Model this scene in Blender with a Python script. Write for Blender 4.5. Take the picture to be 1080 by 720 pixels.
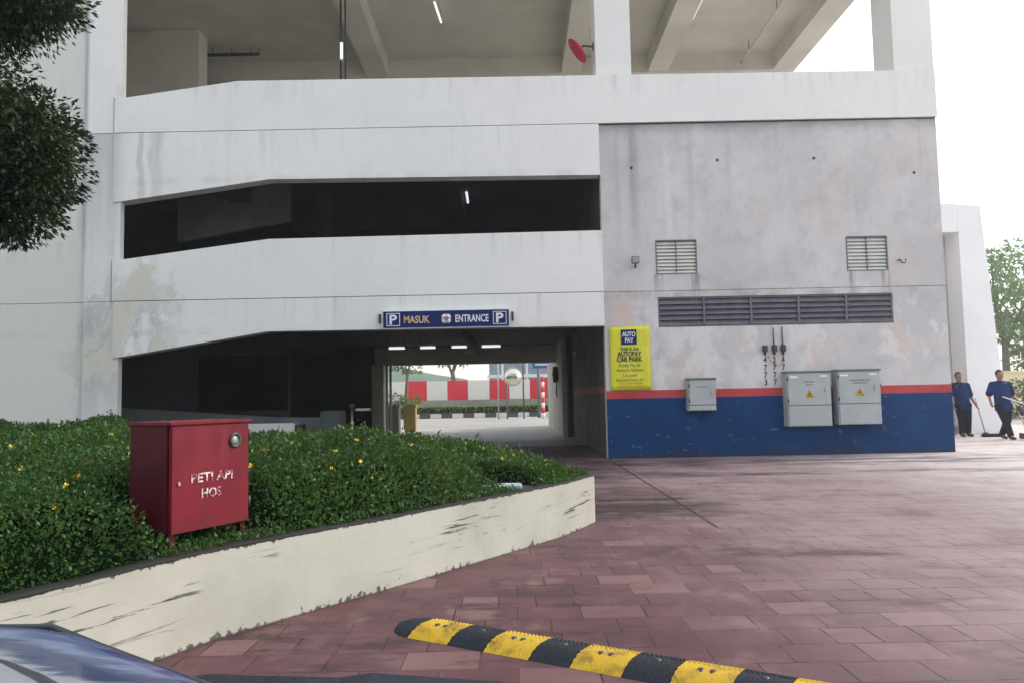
import bpy, bmesh, math, random
import numpy as np
from mathutils import Vector, Matrix
R = math.radians
random.seed(7); rng = np.random.default_rng(7)
for o in list(bpy.data.objects): bpy.data.objects.remove(o)
S = bpy.context.scene
COL = S.collection

# ---------------------------------------------------------------- camera, sky, sun, exposure
cd = bpy.data.cameras.new('camera'); cam = bpy.data.objects.new('camera', cd); COL.objects.link(cam)
cd.sensor_fit = 'HORIZONTAL'; cd.sensor_width = 36; cd.lens = 28; cd.clip_start = .05; cd.clip_end = 2000
cam.matrix_world = Matrix.Translation((0, 0, 1.15)) @ Matrix.Rotation(R(94.1), 4, 'X') @ Matrix.Rotation(R(-1.15), 4, 'Z')
S.camera = cam
SUN_EL, SUN_AZ = 40, 70            # azimuth from +Y towards +X
w = bpy.data.worlds.new('World'); S.world = w; w.use_nodes = True
wn = w.node_tree.nodes; wl = w.node_tree.links
sky = wn.new('ShaderNodeTexSky'); sky.sky_type = 'NISHITA'; sky.sun_disc = False
sky.sun_elevation = R(SUN_EL); sky.sun_rotation = R(SUN_AZ)
sky.air_density = 1.0; sky.dust_density = 3.0; sky.ozone_density = 1.0
veil = wn.new('ShaderNodeMix'); veil.data_type = 'RGBA'; veil.blend_type = 'ADD'; veil.inputs[0].default_value = 1   # thin overcast in front of the blue
wl.new(sky.outputs[0], veil.inputs[6]); veil.inputs[7].default_value = (4.2, 4.08, 3.72, 1)
wl.new(veil.outputs[2], wn['Background'].inputs['Color']); wn['Background'].inputs['Strength'].default_value = .105
ld = bpy.data.lights.new('sun', 'SUN'); sun = bpy.data.objects.new('sun', ld); COL.objects.link(sun)
ld.energy = 1.25; ld.angle = R(14); ld.color = (1, .95, .86)
sd = Vector((math.sin(R(SUN_AZ))*math.cos(R(SUN_EL)), math.cos(R(SUN_AZ))*math.cos(R(SUN_EL)), math.sin(R(SUN_EL))))
sun.rotation_euler = sd.to_track_quat('Z', 'Y').to_euler(); sun.location = sd*60
S.view_settings.view_transform = 'Standard'; S.view_settings.look = 'None'
S.view_settings.exposure = .9; S.view_settings.gamma = 1
S.render.engine = 'CYCLES'; S.cycles.max_bounces = 8; S.cycles.diffuse_bounces = 5
S.cycles.use_denoising = True

# ---------------------------------------------------------------- material helpers
class NT:
    def __init__(s, name):
        s.m = bpy.data.materials.new(name); s.m.use_nodes = True
        s.t = s.m.node_tree; s.b = s.t.nodes['Principled BSDF']
        s.pos = s.n('ShaderNodeNewGeometry').outputs['Position']
    def n(s, k, **kw):
        x = s.t.nodes.new(k)
        for a, v in kw.items(): setattr(x, a, v)
        return x
    def put(s, sock, v):
        if isinstance(v, bpy.types.NodeSocket): s.t.links.new(v, sock)
        elif v is not None:
            if hasattr(sock.default_value, '__len__') and not hasattr(v, '__len__'): v = [v]*len(sock.default_value)
            if hasattr(sock.default_value, '__len__') and len(v) == 3 and len(sock.default_value) == 4: v = (*v, 1)
            sock.default_value = v
    def math(s, op, a, b=0., clamp=False):
        x = s.n('ShaderNodeMath', operation=op, use_clamp=clamp); s.put(x.inputs[0], a); s.put(x.inputs[1], b); return x.outputs[0]
    def scale(s, v, k):
        x = s.n('ShaderNodeVectorMath', operation='MULTIPLY'); s.put(x.inputs[0], v); s.put(x.inputs[1], k); return x.outputs[0]
    def noise(s, sc, det=4, vec=None, rough=.55, dist=0.):
        x = s.n('ShaderNodeTexNoise'); s.put(x.inputs['Vector'], vec or s.pos); s.put(x.inputs['Scale'], sc)
        s.put(x.inputs['Detail'], det); s.put(x.inputs['Roughness'], rough); s.put(x.inputs['Distortion'], dist); return x.outputs['Fac']
    def ramp(s, f, a, b, lo=0., hi=1.):      # smooth map of f from [a,b] to [lo,hi]
        x = s.n('ShaderNodeMapRange', interpolation_type='SMOOTHSTEP'); s.put(x.inputs[0], f)
        for i, v in enumerate((a, b, lo, hi)): s.put(x.inputs[i+1], v)
        return x.outputs[0]
    def mix(s, f, a, b, bt='MIX'):
        x = s.n('ShaderNodeMix', data_type='RGBA', blend_type=bt); s.put(x.inputs[0], f); s.put(x.inputs[6], a); s.put(x.inputs[7], b); return x.outputs[2]
    def xyz(s, v=None):
        x = s.n('ShaderNodeSeparateXYZ'); s.put(x.inputs[0], v or s.pos); return x.outputs
    def band(s, v, c, wd):                   # 1 inside |v-c|<wd, soft
        return s.ramp(s.math('ABSOLUTE', s.math('SUBTRACT', v, c)), wd, wd*.35)
    def mul(s, *a):
        r = a[0]
        for q in a[1:]: r = s.math('MULTIPLY', r, q)
        return r
    def bump(s, h, st=.3, d=.02):
        x = s.n('ShaderNodeBump'); s.put(x.inputs['Height'], h); s.put(x.inputs['Strength'], st); s.put(x.inputs['Distance'], d)
        s.t.links.new(x.outputs[0], s.b.inputs['Normal'])
    def out(s, col, rough=.6, metal=0., spec=.5):
        s.put(s.b.inputs['Base Color'], col); s.put(s.b.inputs['Roughness'], rough); s.put(s.b.inputs['Metallic'], metal)
        s.put(s.b.inputs['Specular IOR Level'], spec); return s.m

def simple(name, c, rough=.6, var=.12, sc=6., metal=0., bump=.1, spec=.5, fine=60.):
    t = NT(name); c = np.array(c)
    n = t.noise(sc, 5); g = t.noise(fine, 3)
    col = t.mix(t.ramp(n, .3, .7), tuple(c*(1-var)), tuple(np.minimum(c*(1+var), .95)))
    t.bump(g, bump, .01)
    return t.out(col, t.ramp(n, .3, .7, max(rough-.1, .05), min(rough+.1, 1)), metal, spec)
def emit(name, c, st):
    t = NT(name); t.put(t.b.inputs['Emission Color'], c); t.put(t.b.inputs['Emission Strength'], st); return t.out(c, .4)
def leafmat(name, c1, c2, transl=.25, c3=None, rough=.5):
    t = NT(name); r = t.n('ShaderNodeNewGeometry').outputs['Random Per Island']
    col = t.mix(r, c1, c2)
    col = t.mix(t.ramp(t.noise(1.1, 3), .35, .65), col, t.mix(.45, col, c1)); col = t.mix(t.ramp(t.noise(2.7, 5), .52, .68, 0, .55), col, t.mix(.5, c2, (.12, .16, .03)))
    if c3: col = t.mix(t.ramp(r, .93, .97), col, c3); col = t.mix(t.ramp(r, .022, .018), col, (.10, .065, .03))
    t.out(col, rough, 0, .3)
    tr = t.n('ShaderNodeBsdfTranslucent'); t.put(tr.inputs[0], t.mix(.5, col, (.16, .24, .03)))
    mx = t.n('ShaderNodeMixShader'); t.put(mx.inputs[0], transl)
    t.t.links.new(t.b.outputs[0], mx.inputs[1]); t.t.links.new(tr.outputs[0], mx.inputs[2])
    t.t.links.new(mx.outputs[0], t.t.nodes['Material Output'].inputs[0]); return t.m

M = {}
def facade_paint(name, base, dirt=1.):
    t = NT(name); x, y, z = t.xyz()
    streak = t.noise(1., 5, t.scale(t.pos, (3.2, 3.2, .22)), .6)
    blot = t.noise(.7, 6); fine = t.noise(9, 5)
    c = t.mix(t.ramp(blot, .35, .7, 0, .35*dirt), base, (.68, .68, .66))
    c = t.mix(t.ramp(streak, .56, .75, 0, .12*dirt), c, (.42, .42, .42))
    # the leak at the left end of the bands: grey run-off with peeled beige paint in it
    wob = t.math('ADD', x, t.math('MULTIPLY', t.math('SUBTRACT', t.noise(1.6, 4), .5), .35))
    soft = t.ramp(t.noise(1., 5, t.scale(t.pos, (3., 3., .25)), .6), .3, .7, .55, 1.)
    top = t.mul(t.ramp(z, 6.39, 6.34), t.ramp(z, 3.6, 6.2, .25, 1.)); low = t.mul(t.ramp(z, 3.25, 2.9), t.ramp(z, .3, 2., .35, 1.))
    wide = t.mul(t.band(wob, -7.75, .55), t.math('MAXIMUM', top, t.mul(low, .9)), soft)
    c = t.mix(t.mul(wide, .9*dirt), c, (.38, .38, .39))
    for sx, sw in ((-8.12, .10), (-7.02, .09), (-6.72, .16)):
        c = t.mix(t.mul(t.band(wob, sx, sw), t.math('MAXIMUM', top, t.mul(low, .5)), soft, .55*dirt), c, (.34, .34, .35))
    c = t.mix(t.mul(t.band(x, -8.1, .09), t.ramp(z, 3.5, 5.), .6*dirt), c, (.36, .36, .36))
    pn = t.math('ADD', t.mul(t.noise(1.25, 8, t.scale(t.pos, (1, 1, .8)), .72, .3), 1.), t.mul(t.band(x, -7.35, 1.5), t.band(z, 2.5, 1.9), .17))
    c = t.mix(t.mul(t.ramp(pn, .655, .68), .85*dirt), c, (.60, .58, .48))
    c = t.mix(t.mul(t.band(pn, .635, .03), t.band(x, -7.4, 1.5), t.band(z, 2.4, 1.6), .6*dirt), c, (.42, .42, .42))
    dn = t.noise(1., 5, t.scale(t.pos, (7., 7., .35)), .62)
    for ez, ln in ((6.36, .9), (3.12, .8), (7.33, .7), (4.28, .6)):
        c = t.mix(t.mul(t.ramp(z, ez+.012, ez-.01), t.ramp(z, ez-ln, ez), t.ramp(dn, .50, .74), .34*dirt), c, (.36, .36, .35))
    for ez in (5.38, 2.49): c = t.mix(t.mul(t.ramp(z, ez+.16, ez), t.ramp(z, ez-.06, ez-.02), t.ramp(t.noise(2.2, 6), .42, .64), .28*dirt), c, (.34, .34, .33))
    pt = t.n('ShaderNodeTexVoronoi', distance='CHEBYCHEV'); t.put(pt.inputs['Scale'], .42); t.put(pt.inputs['Vector'], t.scale(t.pos, (.7, .0, 1.5)))
    pc = t.n('ShaderNodeSeparateColor'); t.put(pc.inputs[0], pt.outputs['Color']); c = t.mix(t.ramp(pc.outputs[0], .3, .9, 0, .12), c, (.66, .67, .66))
    c = t.mix(t.ramp(fine, .35, .65, 0, .06), c, (.45, .45, .45))
    t.bump(t.noise(40, 4), .08, .01)
    return t.out(c, .7, 0, .3)
M['white'] = facade_paint('white_facade_paint', (.80, .79, .76))
M['offwhite'] = facade_paint('offwhite_wall_paint', (.66, .65, .60))

def grey_wall():
    t = NT('weathered_grey_render'); x, y, z = t.xyz()
    base = t.mix(t.ramp(t.noise(.45, 5), .35, .65), (.50, .485, .48), (.585, .565, .555))
    base = t.mix(t.ramp(t.noise(2.6, 7, None, .65), .46, .72, 0, .5), base, (.39, .375, .385))
    low = t.ramp(z, 3.4, 2.6, .42, 1.)
    peach = t.mul(t.ramp(t.noise(1.15, 8, t.scale(t.pos, (1, 1, .8)), .7, .3), .50, .62), low)
    c = t.mix(t.mul(peach, .6), base, (.64, .50, .43))
    pale = t.mul(t.ramp(t.noise(1.7, 8, t.scale(t.pos, (1.1, 1, .7)), .7), .49, .60), low)
    c = t.mix(t.mul(pale, .65), c, (.68, .66, .655))
    st = t.noise(1., 5, t.scale(t.pos, (5., 5., .12)), .6)
    up = t.ramp(z, 3.3, 6.3, .2, 1.)
    c = t.mix(t.mul(t.ramp(st, .56, .75), up, .32), c, (.29, .285, .31))
    c = t.mix(t.mul(t.band(x, 2.25, .3), t.ramp(z, 3.4, 5.5), t.ramp(st, .35, .6), .6), c, (.27, .265, .285))
    wh = t.mul(t.band(t.math('ADD', x, t.mul(t.noise(2.5, 5), .14)), 3.1, .09), t.ramp(z, 3.9, 4.4), t.ramp(z, 6.2, 5.6), t.ramp(t.noise(2, 5), .35, .55))
    c = t.mix(t.mul(wh, .7), c, (.66, .65, .62))
    c = t.mix(t.mul(t.ramp(z, 6.05, 6.36), t.ramp(t.noise(1.3, 5), .3, .6), .6), c, (.27, .265, .28))
    for sx in (2.80, 3.5, 6.44, 7.1):                      # run-off below the two vents
        c = t.mix(t.mul(t.band(x, sx, .12), t.mul(t.ramp(z, 3.46, 3.42), t.ramp(z, 2.7, 3.4)), t.ramp(t.noise(1., 4, t.scale(t.pos, (14, 14, .8))), .35, .6), .75), c, (.22, .215, .22))
    c = t.mix(t.mul(t.band(z, 3.03, .14), t.ramp(t.noise(1.8, 5), .45, .62), .5), c, (.3, .28, .28))
    holes = t.n('ShaderNodeTexVoronoi'); t.put(holes.inputs['Scale'], .9)
    c = t.mix(t.mul(t.ramp(t.noise(24, 3), .62, .72), .35), c, (.26, .25, .26))
    t.bump(t.noise(30, 5), .15, .012)
    return t.out(c, .8, 0, .25)
M['grey'] = grey_wall()
def dado(name, c, c2):
    t = NT(name); x, y, z = t.xyz()
    col = t.mix(t.ramp(t.noise(1.4, 6), .35, .7), c, c2)
    sc = t.mul(t.ramp(t.noise(5, 6, t.scale(t.pos, (1, 1, 2.2)), .65), .6, .68), .5)
    col = t.mix(sc, col, (.16, .17, .2))
    col = t.mix(t.mul(t.ramp(z, .22, .0), t.ramp(t.noise(3, 5), .3, .6), .7), col, (.03, .03, .035))
    t.bump(t.noise(30, 4), .12, .01)
    return t.out(col, .6, 0, .15)
M['blue'] = dado('blue_dado_paint', (.001, .034, .115), (.003, .044, .145))
M['red'] = dado('red_stripe_paint', (.40, .045, .05), (.46, .07, .07))
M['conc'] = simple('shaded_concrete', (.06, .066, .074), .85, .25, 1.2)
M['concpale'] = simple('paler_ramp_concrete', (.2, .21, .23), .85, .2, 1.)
M['concwall'] = simple('dark_interior_wall', (.05, .056, .064), .85, .3, 1.)  # dark tone for the interior walls and columns
M['soffit'] = simple('cream_soffit_paint', (.58, .56, .50), .8, .1, .8)
M['beam'] = simple('pale_beam_paint', (.64, .62, .56), .8, .1, .8)
M['tunnel'] = (lambda t: (t.bump(t.noise(25, 4), .2, .01), t.out(
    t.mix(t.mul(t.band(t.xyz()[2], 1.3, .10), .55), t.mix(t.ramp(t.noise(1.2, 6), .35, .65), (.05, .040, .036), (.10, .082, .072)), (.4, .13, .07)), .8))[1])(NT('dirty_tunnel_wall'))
M['cream'] = simple('cream_tunnel_wall', (.55, .5, .42), .8, .14, 1.4)

def paving():
    t = NT('stamped_red_concrete'); x, y, z = t.xyz()
    cmb = t.n('ShaderNodeCombineXYZ'); t.put(cmb.inputs[0], x); t.put(cmb.inputs[1], y); t.put(cmb.inputs[2], 0.)
    wob = t.n('ShaderNodeVectorMath', operation='ADD'); t.put(wob.inputs[0], cmb.outputs[0])
    t.put(wob.inputs[1], t.scale(t.n('ShaderNodeTexNoise').outputs['Color'], (.0, .0, 0)))
    def bricks(bw, rh, off, mort):
        b = t.n('ShaderNodeTexBrick', offset=off, offset_frequency=2, squash=.62, squash_frequency=3)
        t.put(b.inputs['Vector'], wob.outputs[0]); t.put(b.inputs['Scale'], 1.); t.put(b.inputs['Mortar Size'], mort)
        t.put(b.inputs['Mortar Smooth'], .3); t.put(b.inputs['Brick Width'], bw); t.put(b.inputs['Row Height'], rh)
        t.put(b.inputs['Color1'], (0, 0, 0)); t.put(b.inputs['Color2'], (1, 1, 1)); t.put(b.inputs['Mortar'], (.5, .5, .5)); return b
    b1 = bricks(.34, .25, .5, .005)
    worn = t.mul(t.ramp(t.noise(1.6, 5, None, .6), .36, .56, .08, 1.), t.ramp(t.noise(7, 4), .3, .55, .35, 1.))
    joint = t.mul(b1.outputs['Fac'], worn)
    blot = t.noise(.55, 6, None, .6, .4); mid = t.noise(2.2, 7, t.scale(t.pos, (1, .7, 1)), .65)
    c = t.mix(t.ramp(blot, .33, .66), (.066, .027, .034), (.112, .054, .062))
    bc = t.n('ShaderNodeSeparateColor'); t.put(bc.inputs[0], b1.outputs['Color']); bv = bc.outputs[0]
    c = t.mix(t.ramp(bv, .35, 0., 0, .5), c, (.055, .025, .028)); c = t.mix(t.ramp(bv, .8, 1., 0, .45), c, (.22, .135, .13))
    c = t.mix(t.ramp(mid, .50, .70, 0, .6), c, (.20, .13, .125))           # scuffed, dusty film
    c = t.mix(t.ramp(t.noise(2.3, 8, t.scale(t.pos, (.6, 1.5, 1)), .72), .53, .66, 0, .85), c, (.04, .024, .026))   # tyre grime
    c = t.mix(t.ramp(t.noise(14, 4), .6, .75, 0, .35), c, (.04, .024, .025))
    dust = t.mul(t.ramp(t.math('ADD', x, t.mul(y, .15)), .9, 4.2), t.ramp(t.noise(1.1, 7, None, .62), .25, .6, .35, 1.))       # pale dust plus painted sheen and glare on the right
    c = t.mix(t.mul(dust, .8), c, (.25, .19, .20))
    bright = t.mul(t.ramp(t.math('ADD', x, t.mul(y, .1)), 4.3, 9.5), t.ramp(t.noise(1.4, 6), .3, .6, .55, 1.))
    c = t.mix(t.mul(bright, .9), c, (.50, .455, .45))  # glare at the far right painted as paler paving
    # darker lane that leads into the entrance
    lane = t.mul(t.band(x, -.6, 3.6), t.ramp(y, 8., 10.), t.math('MAXIMUM', t.ramp(t.noise(.9, 6), .35, .6), t.ramp(y, 13., 16.)))
    c = t.mix(t.mul(lane, .8), c, (.032, .018, .02))
    spot = t.mul(t.band(y, 8.5, 1.3), t.band(x, 1.3, 1.25), t.ramp(t.noise(2., 7, t.scale(t.pos, (.6, 1.4, 1)), .66), .36, .54))
    c = t.mix(t.mul(spot, .9), c, (.024, .014, .015))
    c = t.mix(t.mul(t.band(y, 11.6, .35), t.ramp(t.noise(1., 6, t.scale(t.pos, (.7, 2.5, 1))), .42, .6), .8), c, (.03, .018, .024))
    gut = t.mul(t.band(y, 13.6, 1.1), t.ramp(t.noise(1.5, 6, t.scale(t.pos, (.5, 2, 1))), .45, .6))
    c = t.mix(t.mul(gut, .7), c, (.03, .018, .021))
    damp = t.mul(t.ramp(t.noise(.75, 8, t.scale(t.pos, (.55, 1.3, 1)), .68, .3), .52, .64), t.ramp(x, 7., 2.), .75)
    c = t.mix(damp, c, (.034, .02, .024))
    ln = t.math('MAXIMUM', t.mul(t.ramp(t.math('ABSOLUTE', t.math('SUBTRACT', x, 1.75)), .022, .012), t.ramp(y, 6.9, 7.1)),
                t.ramp(t.math('ABSOLUTE', t.math('SUBTRACT', y, 11.75)), .022, .012))
    jj = t.math('MAXIMUM', joint, ln)
    c = t.mix(t.mul(jj, .8), c, (.018, .011, .012))
    vo = t.n('ShaderNodeTexVoronoi'); t.put(vo.inputs['Scale'], 1.15); t.put(vo.inputs['Randomness'], 1.)
    dr = t.mul(t.ramp(t.math('ADD', vo.outputs['Distance'], t.mul(t.noise(14, 4), .12)), .15, .11), t.ramp(t.noise(.8, 3), .45, .6))
    c = t.mix(t.mul(dr, .7), c, (.03, .02, .022))
    h = t.math('SUBTRACT', t.mul(t.noise(9, 6, None, .6), .5), t.mul(jj, 1.)); t.bump(h, .6, .014)
    r = t.ramp(mid, .35, .7, .5, .75)
    return t.out(c, r, 0, .22)
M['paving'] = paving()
M['road'] = simple('pale_driveway_concrete', (.36, .34, .31), .6, .35, .5)
M['ground'] = simple('dusty_ground', (.28, .26, .24), .9, .15, .1)
M['asphalt'] = simple('pale_asphalt', (.3, .29, .27), .85, .12, .4)
def planterwall():
    t = NT('cream_painted_planter_wall'); x, y, z = t.xyz()
    c = t.mix(t.ramp(t.noise(1.3, 5), .35, .65), (.34, .34, .295), (.42, .42, .37))
    c = t.mix(t.ramp(t.noise(1, 5, t.scale(t.pos, (4, 4, .5)), .6), .52, .72, 0, .3), c, (.36, .35, .31))
    scr = t.noise(1., 7, t.scale(t.pos, (1.5, 1.5, 30.)), .66, .3)
    zone = t.mul(t.ramp(t.noise(1.1, 3), .45, .53), t.band(z, .26, .19))
    c = t.mix(t.mul(t.ramp(scr, .575, .60), zone, .92), c, (.035, .035, .035))
    ch = t.noise(24, 6, t.scale(t.pos, (1, 1, .7)), .62)
    edge = t.mul(t.math('MAXIMUM', t.ramp(z, .07, .0), t.ramp(z, .405, .43)), t.ramp(t.noise(1.7, 3), .35, .6, .4, 1.))
    c = t.mix(t.ramp(t.math('ADD', t.mul(edge, .24), ch), .70, .74, 0, .9), c, (.05, .05, .045))
    c = t.mix(t.ramp(z, .014, .0), c, (.05, .04, .04))
    c = t.mix(t.ramp(t.math('ADD', z, t.mul(t.noise(13, 6, None, .65), .022)), .436, .441), c, (.014, .014, .012))
    t.bump(t.noise(18, 6), .18, .012); return t.out(c, .75, 0, .3)
M['planter'] = planterwall()
M['soil'] = simple('dark_soil', (.02, .018, .015), .95, .3, 8, bump=.6)
def cabred():
    t = NT('dull_red_cabinet_paint'); tc = t.n('ShaderNodeTexCoord').outputs['Object']
    c = t.mix(t.ramp(t.noise(3, 6, tc), .3, .7), (.12, .006, .015), (.175, .009, .022))
    c = t.mix(t.ramp(t.noise(9, 7, tc, .68), .63, .72, 0, .6), c, (.09, .02, .018))
    oz = t.xyz(tc)[2]
    c = t.mix(t.mul(t.ramp(oz, .16, .08), t.ramp(t.noise(16, 6, tc, .65), .42, .6), .8), c, (.07, .03, .018))
    c = t.mix(t.mul(t.ramp(oz, .35, .64), t.ramp(t.noise(1., 5, t.scale(tc, (9, 9, 1.2)), .6), .5, .75), .35), c, (.24, .05, .06))
    t.bump(t.math('ADD', t.mul(t.noise(4, 2, tc), 3.), t.noise(30, 3, tc)), .10, .004); return t.out(c, .5, 0, .2)
M['cabred'] = cabred()
M['cabedge'] = simple('dark_red_cabinet_side', (.06, .005, .010), .5, .2, 4, spec=.2)
def worn_letter():
    t = NT('worn_stencil_paint'); tc = t.n('ShaderNodeTexCoord').outputs['Object']
    c = t.mix(t.ramp(t.noise(22, 5, tc, .6), .44, .56), (.6, .55, .55), (.22, .04, .06)); return t.out(c, .6)
M['wornletter'] = worn_letter()
M['boxgrey'] = simple('grey_enamel_cabinet', (.36, .385, .385), .45, .07, 3., bump=.03)
M['boxedge'] = simple('dark_grey_cabinet_edge', (.13, .145, .155), .5, .1, 4)
M['dark'] = simple('dark_metal', (.03, .032, .036), .5, .15, 8)
M['black'] = simple('black_rubber', (.013, .018, .026), .7, .25, 9, bump=.35, fine=120, spec=.2)
M['rubyellow'] = (lambda t: (t.bump(t.noise(70, 4), .25, .008), t.out(t.mix(t.ramp(t.noise(3.5, 7, t.scale(t.pos, (1.6, .7, 1)), .7), .55, .68, 0, .8), t.mix(t.ramp(t.noise(9, 7, None, .65), .45, .7), (.46, .30, .018), (.24, .15, .02)), (.05, .04, .02)), .65, 0, .25))[1])(NT('worn_yellow_rubber'))
M['steel'] = simple('dull_steel', (.4, .4, .4), .35, .1, 8, .9)
M['wmetal'] = simple('white_metal', (.7, .72, .72), .5, .06, 5)
M['ventslat'] = simple('ivory_vent_slats', (.66, .66, .6), .55, .08, 6)
M['louvre'] = simple('blue_grey_louvre', (.145, .142, .165), .6, .15, 5, spec=.2)
M['signblue'] = simple('navy_sign_face', (.003, .016, .11), .5, .08, 3, bump=.02, spec=.2)
M['signwhite'] = simple('white_sign_print', (.72, .74, .76), .5, .04, 3)
M['signorange'] = simple('orange_sign_print', (.68, .42, .22), .5, .04, 3)
M['signred'] = simple('red_sign_print', (.62, .03, .05), .5, .04, 3)
M['signblack'] = simple('black_sign_print', (.02, .02, .02), .5, .1, 3)
M['yellow'] = (lambda t: (t.bump(t.noise(5, 3), .12, .02), t.out(t.mix(t.ramp(t.noise(3, 6), .5, .75), (.62, .60, .012), (.72, .66, .10)), .4))[1])(NT('yellow_banner_vinyl'))
M['olive'] = simple('faded_olive_print', (.26, .25, .03), .6, .1, 9)
M['orangeprint'] = simple('faded_orange_print', (.5, .3, .02), .6, .1, 9)
M['tube'] = emit('fluorescent_tube', (.92, .97, 1.), .5)
M['shrub'] = leafmat('shrub_leaf', (.012, .046, .012), (.042, .132, .022), .22, (.09, .17, .03))
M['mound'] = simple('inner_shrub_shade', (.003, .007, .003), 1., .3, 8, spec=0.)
M['crown'] = leafmat('tree_leaf', (.012, .035, .014), (.04, .095, .03), .2)
M['crowndark'] = leafmat('backlit_tree_leaf', (.005, .016, .008), (.013, .040, .013), .08, (.07, .11, .025))  # leaf colour darkened to stand for the backlit crown
M['crownlit'] = leafmat('lightened_tree_leaf', (.06, .16, .05), (.15, .28, .08), .45)  # leaf colour lightened to stand for haze over the trees
M['hedge'] = leafmat('hedge_leaf', (.14, .27, .04), (.3, .44, .08), .5)
M['petal'] = simple('yellow_petal', (.75, .5, .02), .5, .1, 20)
M['bark'] = simple('grey_brown_bark', (.12, .1, .075), .9, .3, 6, bump=.6)
M['hoardred'] = simple('red_hoarding_sheet', (.80, .035, .055), .6, .06, .8, spec=.2)
M['hoardwhite'] = simple('white_hoarding_sheet', (.90, .86, .76), .6, .05, .8)
M['lowwall'] = simple('grey_brown_plinth', (.34, .31, .27), .85, .15, .8)
M['kerbblack'] = simple('black_kerb_paint', (.06, .06, .065), .7, .2, 3)
M['kerbwhite'] = simple('white_kerb_paint', (.7, .68, .6), .7, .1, 3)
M['potgrey'] = simple('grey_pot_concrete', (.28, .28, .29), .8, .15, 2)
M['potyellow'] = simple('yellow_ochre_pot', (.5, .36, .12), .8, .15, 2)
M['shirt'] = simple('blue_work_shirt', (.0025, .024, .09), .9, .3, 5, bump=.6, spec=.1)
M['trouser'] = simple('dark_trousers', (.007, .010, .017), .9, .3, 6, bump=.5, spec=.1)
M['skin'] = simple('brown_skin', (.26, .14, .09), .55, .1, 9)
M['hair'] = simple('black_hair', (.01, .009, .009), .6, .2, 30)
M['wood'] = simple('wooden_handle', (.3, .2, .12), .6, .2, 9)
M['maroon'] = simple('dark_red_plastic', (.12, .03, .03), .5, .1, 9)
M['pink'] = simple('pink_plastic', (.5, .16, .18), .5, .1, 9)
M['dish'] = simple('red_dish_paint', (.55, .03, .075), .45, .1, 9)
M['mirror'] = simple('convex_mirror_glass', (.75, .75, .7), .12, .03, 2, .9, 0)
M['annex'] = simple('bright_white_annex', (.78, .79, .8), .7, .05, .7)
M['annexgrey'] = simple('grey_annex_recess', (.42, .43, .45), .75, .08, .7)
M['ywall'] = simple('pale_yellow_wall', (.72, .62, .36), .8, .06, .7)
M['glassbld'] = simple('grey_blue_glazing', (.2, .24, .28), .25, .1, .5)
M['farwhite'] = simple('far_white_cladding', (.7, .72, .72), .7, .05, .5)
M['hill'] = simple('green_hillside', (.06, .11, .06), .95, .3, .1)
M['plate'] = simple('pale_blue_grey_cover', (.36, .45, .5), .4, .1, 6)
M['roadblue'] = simple('blue_direction_sign', (.01, .12, .42), .4, .05, 3)
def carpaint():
    t = NT('blue_car_paint_with_reflections'); tc = t.pos
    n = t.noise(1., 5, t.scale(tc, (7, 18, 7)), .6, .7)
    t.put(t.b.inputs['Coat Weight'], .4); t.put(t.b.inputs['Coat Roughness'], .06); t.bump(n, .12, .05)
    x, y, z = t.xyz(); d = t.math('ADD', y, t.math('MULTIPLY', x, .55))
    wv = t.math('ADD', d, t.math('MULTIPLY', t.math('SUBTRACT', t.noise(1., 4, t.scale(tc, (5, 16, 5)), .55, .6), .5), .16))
    c = t.mix(t.ramp(wv, .585, .605), (.20, .22, .26), (.010, .022, .08)); c = t.mix(t.ramp(wv, .635, .66), c, (.09, .13, .23)); c = t.mix(t.ramp(wv, .67, .69), c, (.012, .035, .14))  # white and blue reflections painted as bands in the bonnet colour
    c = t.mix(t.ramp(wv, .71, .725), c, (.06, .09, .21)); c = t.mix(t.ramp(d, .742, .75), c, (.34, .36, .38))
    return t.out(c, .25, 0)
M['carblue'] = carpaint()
M['carwhite'] = simple('white_car_paint', (.62, .65, .7), .2, .05, 3, bump=0)
M['glass'] = simple('smoked_window_glass', (.25, .28, .28), .15, .1, 20)

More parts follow.
